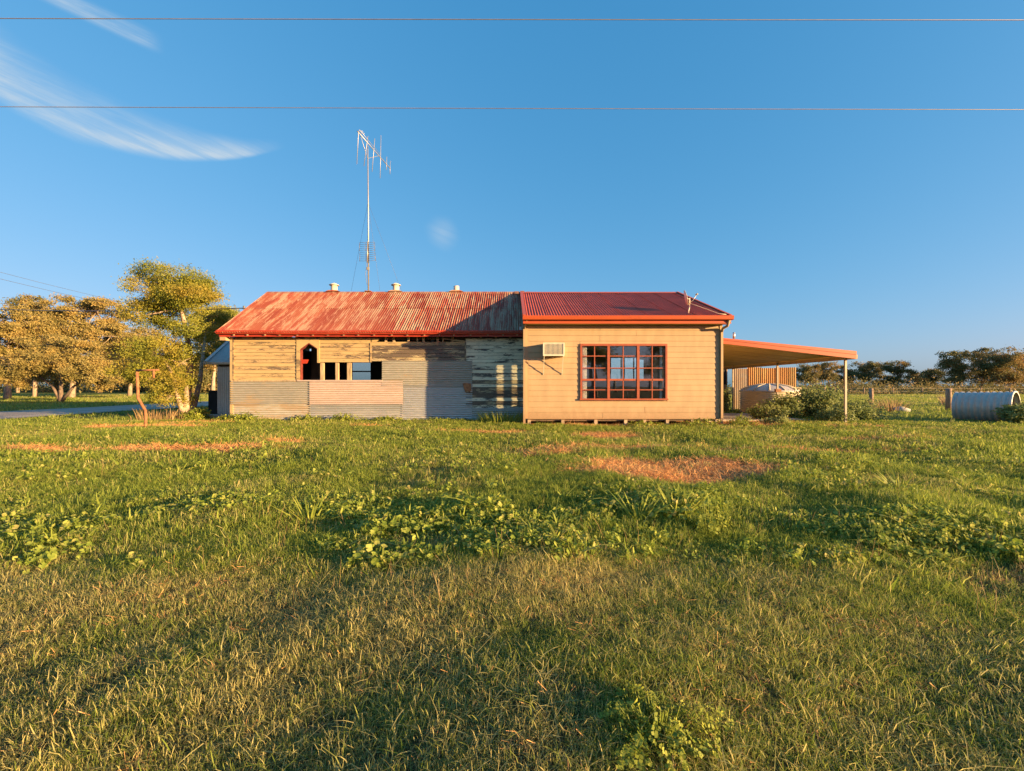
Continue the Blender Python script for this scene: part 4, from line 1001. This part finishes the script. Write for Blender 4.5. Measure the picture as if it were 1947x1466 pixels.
# right-hand skyline
sky_row = [(1532, 689, 20, 120, 'tree just right of the rusty fence'), (1573, 688, 22, 125, 'rounded tree seen left of the carport corner post'), (1640, 691, 20, 130, 'tree right of the carport corner post'),
           (1672, 692, 20, 135, 'slim tree above the left fence post'), (1709, 688, 24, 128, 'open crowned tree standing alone mid skyline'), (1743, 706, 18, 140, 'small low tree right of the open crowned one'),
           (1772, 703, 20, 132, 'small orange-tinged tree left of the big gums'), (1820, 666, 34, 118, 'large gum with pale trunk at the start of the big clump'),
           (1868, 664, 36, 122, 'dense dark gum in the middle of the big clump'), (1908, 658, 36, 112, 'broad tall gum near the right edge of the skyline'), (1952, 662, 40, 116, 'gum cut off by the right edge of the view'), (1605, 700, 18, 138, 'low tree directly behind the carport corner post')]
for i, (c, t, w_, Y, lab) in enumerate(sky_row):
    hgt = 740 - t; big = hgt > 60; w_ = w_ * 0.86
    cr = [(c - w_ * 0.3, t + hgt * 0.16, w_ * 0.55, hgt * 0.16, 0, 3), (c + w_ * 0.35, t + hgt * 0.20, w_ * 0.5, hgt * 0.16, 0, 3), (c - w_ * 0.55, t + hgt * 0.42, w_ * 0.5, hgt * 0.16, 0, 3), (c + w_ * 0.5, t + hgt * 0.48, w_ * 0.5, hgt * 0.18, 0, 3), (c, t + hgt * 0.40, w_ * 0.45, hgt * 0.16, 0, 3)]
    jr = random.Random(500 + i)
    cr = [(a_ + jr.uniform(-0.22, 0.22) * w_, b_ + jr.uniform(-0.10, 0.14) * hgt, c_ * jr.uniform(0.6, 1.25), d_ * jr.uniform(0.7, 1.35), e_, f_) for a_, b_, c_, d_, e_, f_ in cr]
    cr += [(c + jr.uniform(-0.7, 0.7) * w_, t + hgt * jr.uniform(0.5, 0.85), w_ * jr.uniform(0.25, 0.5), hgt * 0.12, 0, 3) for _ in range(2)]
    if big: cr.append((c, t + hgt * 0.70, w_ * 0.85, hgt * 0.14, 0, 3))
    gum('skyline_gum', lab, Y, c + (3 if i % 2 else -2), 742, cr, 80 if big else 46, 170, 0.21, M['leaf_far'], M['bark_pale'], 60 + i, 0.34, 'gum trees on the right skyline', 0.62 if big else 0.50, shell=0.55)
# scrub along the far fence: an uncountable mass
rng = np.random.default_rng(90)
SP, SR = [], []
def scrub(x0, x1, Y0, Y1, h, n, nl, sp):
    for _ in range(n):
        Y = rng.uniform(Y0, Y1); p = px(rng.uniform(x0, x1), 740, Y); k = nl; hh = h * rng.uniform(0.4, 1.2)
        q_ = rng.normal(size=(k, 3)) * np.array([sp, sp, hh * 0.4]); q_[:, 2] = np.abs(q_[:, 2])
        SP.append(np.array([p.x, Y, 0.0]) + q_); SR.append(np.clip(rng.uniform(0, 0.6) + rng.uniform(0, 0.4, k), 0, 1))
scrub(1500, 1660, 95, 120, 3.2, 60, 120, 1.1); scrub(1660, 2050, 98, 140, 3.0, 150, 90, 1.3); scrub(1380, 2050, 60, 70, 0.8, 110, 50, 0.7)
scrub(-150, 460, 88, 110, 4.0, 120, 90, 1.6); scrub(1350, 2000, 150, 400, 7, 120, 40, 3.5); scrub(-300, 420, 150, 400, 8, 120, 40, 3.5)
SPc = np.concatenate(SP)
so = np_quads('far_scrub', leaf_quads(rng, SPc, 0.22, 0.5), M['leaf_far'], np.concatenate(SR)); tag(so, 'low scrub and hedge growing along the far edge of the paddock', 'scrub', kind='stuff')
# trees behind the photographer: seen mirrored in the window
def back_tree(label, X, Y, h, r, seed, ncl=70, nl=60):
    b = [(X + dx * r, Y + dy * r, h * z, r * 0.55, r * 0.55, h * 0.13) for dx, dy, z in ((0, 0, 0.86), (-0.5, 0.2, 0.68), (0.5, -0.1, 0.7), (0.1, 0.5, 0.58), (-0.1, -0.5, 0.6), (0.5, 0.4, 0.45))]
    tree('roadside_gum', label, X, Y, [[(X, Y, -0.1), (X + 0.1, Y, h * 0.25), (X - 0.1, Y + 0.1, h * 0.5), (X, Y, h * 0.8)]], b, ncl, nl, 0.13, M['leaf_gum2'], M['bark_pale'], seed, 'trees behind the viewer', 0.28, 0.42, 0.4, 0.3, 0.0, True, 0.4)
back_tree('nearer gum behind the viewer, mirrored in the left window panes', 8.3, -17, 7.5, 2.6, 201)
back_tree('slim gum behind the viewer, mirrored in the right window panes', 16.8, -21, 6.8, 2.0, 202, 50, 50)
back_tree('far broad gum behind the viewer, mirrored low in the middle panes', 21, -60, 7.6, 5.0, 203, 90, 60)
back_tree('second far gum behind the viewer, mirrored low in the right panes', 28.5, -62, 7.0, 4.4, 206, 80, 60)

# ------------------------------------------------------------------ bushes and garden plants
def bush(name, label, c, r, h, n, leaf, mat, seed, group=None, stems=9, aspect=0.55):
    rng = np.random.default_rng(seed); x, y = c; z0 = float(ground_z(x, y))
    root = empty(name, (x, y, z0), label, 'bush', group)
    sv, sf = [], []; tips = []
    for i in range(stems):
        a = rng.uniform(0, 6.28); rr = r * rng.uniform(0.3, 0.95); t = np.array([x + math.cos(a) * rr, y + math.sin(a) * rr * 0.8, z0 + h * rng.uniform(0.45, 1.0) * (1 - 0.4 * rr / r)])
        tube_geo(limb(rng, (x + math.cos(a) * 0.1, y + math.sin(a) * 0.1, z0 - 0.03), t, 0.1, 4), [0.018, 0.014, 0.010, 0.005], 5, sv, sf); tips.append(t)
    mesh('stems', sv, sf, M['bark_dark'], root, True)
    P_, R_ = [], []
    for i in range(max(6, n // 18)):
        t = tips[i % len(tips)]; f = rng.uniform(0.35, 1.0)
        p = np.array([x, y, z0]) * (1 - f) + t * f + rng.normal(size=3) * r * 0.14
        P_.append(p + rng.normal(size=(30, 3)) * np.array([r, r, h * 0.8]) * 0.12); R_.append(np.clip(rng.uniform(0, 0.6) + rng.uniform(0, 0.4, 30), 0, 1))
    P_ = np.concatenate(P_); P_[:, 2] = np.maximum(P_[:, 2], z0 + 0.02)
    np_quads('foliage', leaf_quads(rng, P_, leaf, aspect), mat, np.concatenate(R_), root)
    return root
bush('leafy_bush', 'dark dense bush in front of the cream water tank', (10.6, 16.9), 1.0, 0.95, 2600, 0.055, M['leaf_bush'], 1, 'bushes by the carport')
bush('leafy_bush', 'tall pale bush beside the carport corner post', (12.6, 17.8), 1.3, 1.35, 3200, 0.055, M['leaf_bush'], 2, 'bushes by the carport', 10)
bush('leafy_bush', 'broad grey-green bush right of the carport corner post', (12.2, 15.4), 1.0, 0.75, 2400, 0.045, M['leaf_bush'], 3, 'bushes by the carport')
bush('leafy_bush', 'low bush at the foot of the carport corner post', (10.9, 14.6), 0.7, 0.45, 1600, 0.04, M['leaf_bush'], 4, 'bushes by the carport')
bush('leafy_bush', 'bushy weed under the middle of the carport', (9.2, 15.3), 0.7, 0.6, 1500, 0.04, M['leaf_bush'], 5, 'bushes by the carport')
bush('leafy_bush', 'small weed in front of the carport slab', (8.2, 13.4), 0.5, 0.28, 900, 0.03, M['leaf_bush'], 6, 'bushes by the carport')
bush('leafy_bush', 'pale leafy bush growing against the open end of the old tank', (16.2, 13.6), 0.85, 0.75, 2400, 0.05, M['leaf_bush'], 7)
bush('leafy_bush', 'straggly bush left of the lying tank beyond the carport', (13.6, 16.8), 0.9, 0.55, 1700, 0.045, M['leaf_bush'], 8)
bush('leafy_bush', 'shrub seen through the gap left of the water tank', (9.9, 20.6), 0.7, 1.3, 1600, 0.05, M['leaf_bush'], 9)
def stalks(name, label, c, r, h, n, mat, seed, cat='plant', group=None, w=0.008, lean=0.25):
    rng = np.random.default_rng(seed); x, y = c; z0 = float(ground_z(x, y)); Q, R_ = [], []
    for i in range(n):
        a, rr = rng.uniform(0, 6.28), r * math.sqrt(rng.uniform()); b0 = np.array([x + math.cos(a) * rr, y + math.sin(a) * rr, z0 - 0.02])
        hh = h * rng.uniform(0.5, 1.1); d = np.array([math.cos(a) * lean * rr / r + rng.normal() * 0.12, math.sin(a) * lean * rr / r + rng.normal() * 0.12, 1.0]) * hh
        s = np.array([1, rng.normal() * 0.5, 0]); s = s / np.linalg.norm(s) * w * rng.uniform(0.7, 1.3); r_ = rng.uniform()
        m_ = b0 + d * 0.55; e = b0 + d * np.array([1.25, 1.25, 1.0])
        Q += [[b0 - s, b0 + s, m_ + s * 0.8, m_ - s * 0.8], [m_ - s * 0.8, m_ + s * 0.8, e + s * 0.15, e - s * 0.15]]; R_ += [r_, r_]
    o = np_quads(name, np.array(Q), mat, np.array(R_)); return tag(o, label, cat, group)
stalks('dry_tussock', 'tall pale dry tussock near the fence post at right', (18.3, 20.9), 0.5, 0.72, 160, M['leaf_dry'], 41, w=0.012, lean=0.7)
stalks('dry_tussock', 'dry orange stalks at the foot of the round tree', tuple(px(305, 800, 15.4).xy), 0.8, 0.42, 170, M['leaf_dry'], 42, w=0.012)
stalks('dry_weed', 'reddish dry weed behind the old lying tank', tuple(px(1850, 742, 26).xy), 1.4, 0.75, 420, M['leaf_dry'], 43, w=0.014)
bush('leafy_bush', 'green weed beside the dry stalks under the round tree', tuple(px(372, 797, 15.9).xy), 0.55, 0.45, 1200, 0.035, M['leaf_mallow'], 44)
bush('dry_sapling', 'thin pale sapling beside the extension corner', tuple(px(1405, 795, 13.9).xy), 0.16, 0.42, 160, 0.03, M['leaf_bush'], 45, 'saplings by the extension', 4)
bush('dry_sapling', 'second thin sapling nearer the carport slab', tuple(px(1416, 795, 13.8).xy), 0.14, 0.36, 140, 0.03, M['leaf_bush'], 46, 'saplings by the extension', 4)

# mallow: round scalloped leaves on stalks
def mallow_geo(rng, n, r, h, leaf):
    """Fans of four quads make one cupped round leaf, plus its stalk."""
    Q, R_ = [], []
    for i in range(n):
        a = rng.uniform(0, 6.28); rr = r * math.sqrt(rng.uniform()); hh = h * rng.uniform(0.35, 1.0) * (1 - 0.45 * (rr / r) ** 2)
        c = np.array([math.cos(a) * rr, math.sin(a) * rr, hh]); b0 = np.array([c[0] * 0.5, c[1] * 0.5, 0.0])
        nrm = np.array([math.cos(a) * 0.6, math.sin(a) * 0.6, 0.9]) + rng.normal(size=3) * 0.45; nrm /= np.linalg.norm(nrm)
        t = np.cross(nrm, [0.3, 0.2, 1.0]); t /= np.linalg.norm(t); s = np.cross(nrm, t); L = leaf * rng.uniform(0.55, 1.2); v = rng.uniform()
        ring = [c + (t * math.cos(q_) + s * math.sin(q_)) * L * (1.0 if k % 2 else 0.84) + nrm * L * 0.22 for k, q_ in enumerate(np.linspace(0.25, 6.03, 9))]
        for k in range(4): Q.append([c, ring[2 * k], ring[2 * k + 1], ring[2 * k + 2]]); R_.append(np.clip(v * 0.7 + rng.uniform(0, 0.3), 0, 1))
        w = np.array([0.0012, 0.0005, 0]); Q.append([b0 - w, b0 + w, c + w, c - w]); R_.append(v * 0.3)
    return np.array(Q), np.array(R_)
def sprawl(rng, Q):
    '''Uneven outline: push whole leaves in and out with a few waves.'''
    a = np.arctan2(Q[:, :, 1].mean(1), Q[:, :, 0].mean(1)); w = 1 + 0.28 * np.sin(3 * a + 1.3) + 0.18 * np.sin(7 * a)
    c = Q.mean(1, keepdims=True); n = c.copy(); n[:, 0, 0] *= w; n[:, 0, 1] *= w; n[:, 0, 2] *= 0.75 + 0.35 * np.sin(5 * a)
    return Q - c + n
def mallow(label, X, Y, r, h, n, leaf, seed, group='mallow weeds in the grass'):
    rng = np.random.default_rng(seed); Q, R_ = mallow_geo(rng, n, r, h, leaf); Q = sprawl(rng, Q) + np.array([X, Y, float(ground_z(X, Y))])
    return tag(np_quads('mallow_plant', Q, M['leaf_mallow'], R_), label, 'plant', group)
mallow('yellow-green mallow weed at the bottom edge of the foreground', 0.465, 1.37, 0.18, 0.095, 460, 0.011, 1)
mallow('pale upright mallow left of the two right-hand weeds', 1.58, 3.45, 0.15, 0.32, 130, 0.021, 2)
mallow('sprawling mallow in the shaded hollow at right', 2.75, 3.25, 0.30, 0.20, 200, 0.022, 3)
mallow('mallow next to the sprawling one, nearer the right edge', 3.15, 3.15, 0.20, 0.19, 110, 0.022, 4)
mallow('small bright mallow standing alone in mid foreground', 0.01, 3.05, 0.08, 0.09, 34, 0.022, 5)
mallow('mallow right of the strap-leaved tuft in mid grass', 1.02, 3.25, 0.12, 0.12, 44, 0.022, 6)
for i, (p, r, h, lab) in enumerate(((478, 0.45, 0.32, 'leftmost mallow clump against the hall wall'), (590, 0.42, 0.26, 'mallow clump under the seam of the pink sheet'), (662, 0.5, 0.30, 'mallow clump below the middle of the pink sheet'), (740, 0.4, 0.2, 'mallow clump below the right end of the pink sheet'), (447, 0.35, 0.22, 'small mallow at the hall corner by the lean-to'))):
    mallow(lab, hx(p), WY - 0.35, r, h, 260, 0.045, 50 + i, 'mallow clumps along the hall wall')
for i, (p, r, h, lab) in enumerate(((1215, 0.5, 0.18, 'low mallow under the big window'), (1320, 0.5, 0.22, 'low mallow below the right half of the cream wall'), (1395, 0.4, 0.3, 'mallow at the right corner of the extension'))):
    mallow(lab, ex(p), EY - 0.45, r, h, 200, 0.04, 70 + i, 'mallow clumps along the extension')
stalks('long_grass_tuft', 'long green grass tuft where hall and extension meet', (hx(955), WY - 0.5), 0.75, 0.42, 420, M['leaf_mallow'], 47, 'grass tuft', w=0.006, lean=0.6)
stalks('strap_leaf_plant', 'strap-leaved green tuft in mid grass right of centre', tuple(px(1215, 985, 3.75).xy), 0.10, 0.22, 34, M['leaf_mallow'], 48, 'plant', 'strap leaved plants', 0.009, 0.9)
stalks('strap_leaf_plant', 'strap-leaved tuft just right of its twin', tuple(px(1285, 985, 3.8).xy), 0.10, 0.24, 34, M['leaf_mallow'], 49, 'plant', 'strap leaved plants', 0.009, 0.9)
stalks('strap_leaf_plant', 'pale strap-leaved rosette right of the straw patch', tuple(px(1712, 925, 4.9).xy), 0.10, 0.22, 40, M['leaf_mallow'], 50, 'plant', 'strap leaved plants', 0.010, 1.2)
stalks('strap_leaf_plant', 'strap-leaved rosette at left in the weedy band', tuple(px(590, 985, 3.8).xy), 0.09, 0.2, 30, M['leaf_mallow'], 51, 'plant', 'strap leaved plants', 0.010, 1.1)

# ------------------------------------------------------------------ grass: tufts scattered by geometry nodes
def tuft(name, rng, n, r, h, w, lean, mat, kind='blade'):
    Q, R_ = [], []
    if kind == 'mallow':
        Q, R_ = mallow_geo(rng, n, r, h, w)
    else:
        Q = []
        for i in range(n):
            a, rr = rng.uniform(0, 6.28), r * math.sqrt(rng.uniform()); b0 = np.array([math.cos(a) * rr, math.sin(a) * rr, -0.01])
            hh = h * rng.uniform(0.35, 1.15); az = rng.uniform(0, 6.28); l = abs(rng.normal()) * lean
            d = np.array([math.cos(az), math.sin(az), 0]); s = np.array([-d[1], d[0], 0]); fa = rng.uniform(-1, 1)
            s = s * math.cos(fa) + d * math.sin(fa); s = s * w * rng.uniform(0.6, 1.3)
            if kind == 'straw':
                az2 = np.array([math.cos(az), math.sin(az), rng.normal() * 0.5]); b0[2] = rng.uniform(0.0, h * 0.7)
                e = b0 + az2 * rng.uniform(0.02, 0.075); s = np.array([-az2[1], az2[0], rng.normal() * 0.5]) * w; Q.append([b0 - s, b0 + s, e + s, e - s]); R_.append(rng.uniform()); continue
            p1 = b0 + np.array([0, 0, hh * 0.45]) + d * hh * l * 0.25; p2 = b0 + np.array([0, 0, hh * (0.85 - 0.2 * min(l, 1.5))]) + d * hh * l * 0.7; p3 = b0 + np.array([0, 0, hh * (1.0 - 0.35 * min(l, 1.8))]) + d * hh * l * 1.15
            v = rng.uniform()
            Q += [[b0 - s, b0 + s, p1 + s, p1 - s], [p1 - s, p1 + s, p2 + s * 0.7, p2 - s * 0.7], [p2 - s * 0.7, p2 + s * 0.7, p3 + s * 0.08, p3 - s * 0.08]]; R_ += [v, v, v]
        Q, R_ = np.array(Q), np.array(R_)
    o = np_quads(name, Q, mat, R_); col.objects.unlink(o); return o

M['grass'] = leafy('grass_blade', (0.15, 0.21, 0.025), (0.38, 0.43, 0.070), (0.60, 0.50, 0.19), 0.48, inst='dry')
M['weed'] = leafy('weed_leaf', (0.18, 0.25, 0.03), (0.46, 0.50, 0.09), (0.46, 0.37, 0.13), 0.45, inst='dry')
rt = np.random.default_rng(77)
def collection(name, objs):
    c = bpy.data.collections.new(name)
    for o in objs: c.objects.link(o)
    return c
C_short = collection('short_tufts', [tuft('grass_tuft_a', rt, 26, 0.07, 0.050, 0.00105, 1.0, M['grass']) for _ in range(6)])
C_long = collection('long_tufts', [tuft('grass_tuft_b', rt, 20, 0.065, 0.078, 0.0019, 0.75, M['grass']) for _ in range(6)])
C_far = collection('far_tufts', [tuft('grass_tuft_c', rt, 18, 0.10, 0.075, 0.0034, 0.8, M['grass']) for _ in range(5)])
C_weed = collection('weed_tufts', [tuft('weed_tuft_a', rt, 18, 0.075, 0.085, 0.014, 0, M['weed'], 'mallow') for _ in range(4)] + [tuft('weed_tuft_b', rt, 12, 0.05, 0.12, 0.0055, 0.9, M['weed']) for _ in range(2)])
C_stalk = collection('seed_stalks', [tuft('seed_stalk', rt, 5, 0.05, 0.20, 0.0009, 0.35, M['leaf_dry']) for _ in range(4)])
C_straw = collection('straw_bits', [tuft('straw_bit', rt, 34, 0.09, 0.03, 0.0012, 0, M['straw'], 'straw') for _ in range(4)])

def scatter(name, label, pts, scale, dry, coll, seed, tilt=0.22):
    """A point cloud mesh whose points carry tufts (geometry nodes): nobody could count them."""
    n = len(pts); rng = np.random.default_rng(seed)
    me = bpy.data.meshes.new(name); me.vertices.add(n); me.vertices.foreach_set('co', pts.reshape(-1).astype(np.float32))
    for k, v in (('scl', scale), ('dry', dry)):
        a = me.attributes.new(k, 'FLOAT', 'POINT'); a.data.foreach_set('value', v.astype(np.float32))
    rot = np.stack([rng.normal(size=n) * tilt, rng.normal(size=n) * tilt, rng.uniform(0, 6.283, n)], 1)
    a = me.attributes.new('rot', 'FLOAT_VECTOR', 'POINT'); a.data.foreach_set('vector', rot.reshape(-1).astype(np.float32))
    a = me.attributes.new('pick', 'INT', 'POINT'); a.data.foreach_set('value', rng.integers(0, len(coll.objects), n).astype(np.int32))
    o = link(bpy.data.objects.new(name, me), None)
    ng = bpy.data.node_groups.new(name, 'GeometryNodeTree')
    ng.interface.new_socket('Geometry', in_out='INPUT', socket_type='NodeSocketGeometry'); ng.interface.new_socket('Geometry', in_out='OUTPUT', socket_type='NodeSocketGeometry')
    N = ng.nodes.new; L = ng.links.new
    gi, go = N('NodeGroupInput'), N('NodeGroupOutput')
    ip = N('GeometryNodeInstanceOnPoints'); ci = N('GeometryNodeCollectionInfo')
    ci.inputs['Collection'].default_value = coll; ci.inputs['Separate Children'].default_value = True; ci.inputs['Reset Children'].default_value = True
    def attr(k, t):
        x = N('GeometryNodeInputNamedAttribute'); x.data_type = t; x.inputs[0].default_value = k; return x.outputs[0]
    L(gi.outputs[0], ip.inputs['Points']); L(ci.outputs[0], ip.inputs['Instance']); ip.inputs['Pick Instance'].default_value = True
    L(attr('pick', 'INT'), ip.inputs['Instance Index']); L(attr('scl', 'FLOAT'), ip.inputs['Scale'])
    er = N('FunctionNodeEulerToRotation'); L(attr('rot', 'FLOAT_VECTOR'), er.inputs[0]); L(er.outputs[0], ip.inputs['Rotation'])
    L(ip.outputs[0], go.inputs[0])
    md = o.modifiers.new('scatter', 'NODES'); md.node_group = ng
    return tag(o, label, 'grass', kind='stuff')

def spread_pts(rng, y0, y1, density, half=1.35, pad=2.6):
    """Even scatter over the wedge of ground in front of the house."""
    hw = half * y1 + pad; n = int((y1 - y0) * 2 * hw * density)
    x = rng.uniform(-hw, hw, n); y = rng.uniform(y0, y1, n); k = np.abs(x) < half * y + pad
    return x[k], y[k]
def clear(x, y):
    """Where nothing may grow: under the buildings, on the slab, the road, in the tanks."""
    m = (x > HX0 - 0.02) & (x < 0.5) & (y > WY - 0.06) & (y < 21.2)
    m |= (x > 0.40) & (x < 6.68) & (y > EY - 0.05) & (y < 20.6)
    m |= (x > 6.7) & (x < 10.4) & (y > 14.8) & (y < 18.7)
    m |= (x > -12.1) & (x < -9.9) & (y > 16.5) & (y < 20.2)
    m |= (np.abs(x + 21.3 - 0.55 * np.sin(y * 0.05)) < 2.75)
    m |= np.hypot(x - 12.1, y - 20.3) < 1.25
    return ~m
rs = np.random.default_rng(5)
def lay(name, label, y0, y1, density, coll, seed, sfun, keep=None, half=1.35, tilt=0.22, dfun=None):
    x, y = spread_pts(rs, y0, y1, density, half)
    p = (1 - 0.93 * np.clip(bare(x, y) * 1.25, 0, 1)) if keep is None else keep(x, y)
    k = clear(x, y) & (rs.random(len(x)) < p); x, y = x[k], y[k]
    d = np.clip((dryness(x, y) if dfun is None else dfun(x, y)) + rs.normal(size=len(x)) * 0.10, 0, 1)
    return scatter(name, label, np.stack([x, y, ground_z(x, y)], 1), sfun(x, y), d, coll, seed, tilt)
clump = lambda x, y: (0.55 + 0.85 * fnoise(x, y, 2.2, 31)) * np.exp(rs.normal(size=len(x)) * 0.22)
lush = lambda x, y: np.exp(-((y - 3.75) / 0.75) ** 2)
lay('mown_grass', 'short mown half-dry grass across the foreground', 0.3, 3.4, 1400, C_short, 1, lambda x, y: clump(x, y) * rs.uniform(0.55, 1.05, len(x)))
lay('green_grass', 'taller green grass across the middle of the yard', 2.5, 6.5, 760, C_long, 2, lambda x, y: clump(x, y) * rs.uniform(0.6, 1.25, len(x)) * (0.74 + 0.12 * lush(x, y)),
    lambda x, y: (1 - 0.95 * np.clip(bare(x, y) * 1.25, 0, 1)) * np.clip((y - 2.5) / 1.1 + (fnoise(x, y, 0.9, 44) - 0.5) * 1.5, 0.05, 1))
lay('yard_grass', 'green grass running up to the buildings', 6.3, 15.5, 280, C_far, 3, lambda x, y: clump(x, y) * rs.uniform(0.6, 1.2, len(x)) * 0.95)
lay('paddock_grass', 'paddock grass beyond the yard and across the road', 15.3, 60, 7.5, C_far, 4, lambda x, y: rs.uniform(1.1, 2.4, len(x)) * (0.8 + y * 0.012), half=1.3)
lay('ground_weeds', 'broad-leaved weeds through the middle grass', 2.75, 5.6, 260, C_weed, 5, lambda x, y: rs.uniform(0.6, 1.45, len(x)) * (0.7 + 0.7 * vnoise(x, y, 1.7, 12)), lambda x, y: (1 - np.clip(bare(x, y) * 1.3, 0, 1)) * (0.95 * lush(x, y) * np.clip((fnoise(x, y, 1.1, 61) - 0.36) * 6, 0, 1)), tilt=0.3, dfun=lambda x, y: 0.08 + 0.3 * vnoise(x, y, 3, 9))
lay('yard_weeds', 'low broad-leaved weeds carpeting the yard near the buildings', 5.4, 15.2, 22, C_weed, 6, lambda x, y: rs.uniform(0.6, 1.45, len(x)) * (0.7 + 0.7 * vnoise(x, y, 1.7, 12)), lambda x, y: (1 - np.clip(bare(x, y) * 1.3, 0, 1)) * np.clip((fnoise(x, y, 0.6, 62) - 0.4) * 4, 0, 1), tilt=0.3, dfun=lambda x, y: 0.1 + 0.3 * vnoise(x, y, 2, 10))
lay('straw_litter', 'straw and dry mown litter lying on bare patches', 0.4, 14.5, 170, C_straw, 7, lambda x, y: rs.uniform(0.7, 1.5, len(x)) * np.where(y < 4, 0.42, 1), lambda x, y: np.clip(bare(x, y) * 1.3, 0, 1) * np.where(y < 4, 0.6, 1) + 0.30 * (y < 3.3), tilt=0.15)
lay('seed_stalks', 'thin dry seed stalks standing in the grass', 2.2, 12.0, 16, C_stalk, 8, lambda x, y: rs.uniform(0.5, 1.15, len(x)), lambda x, y: np.clip((fnoise(x, y, 0.8, 81) - 0.42) * 4, 0.03, 1), tilt=0.25)
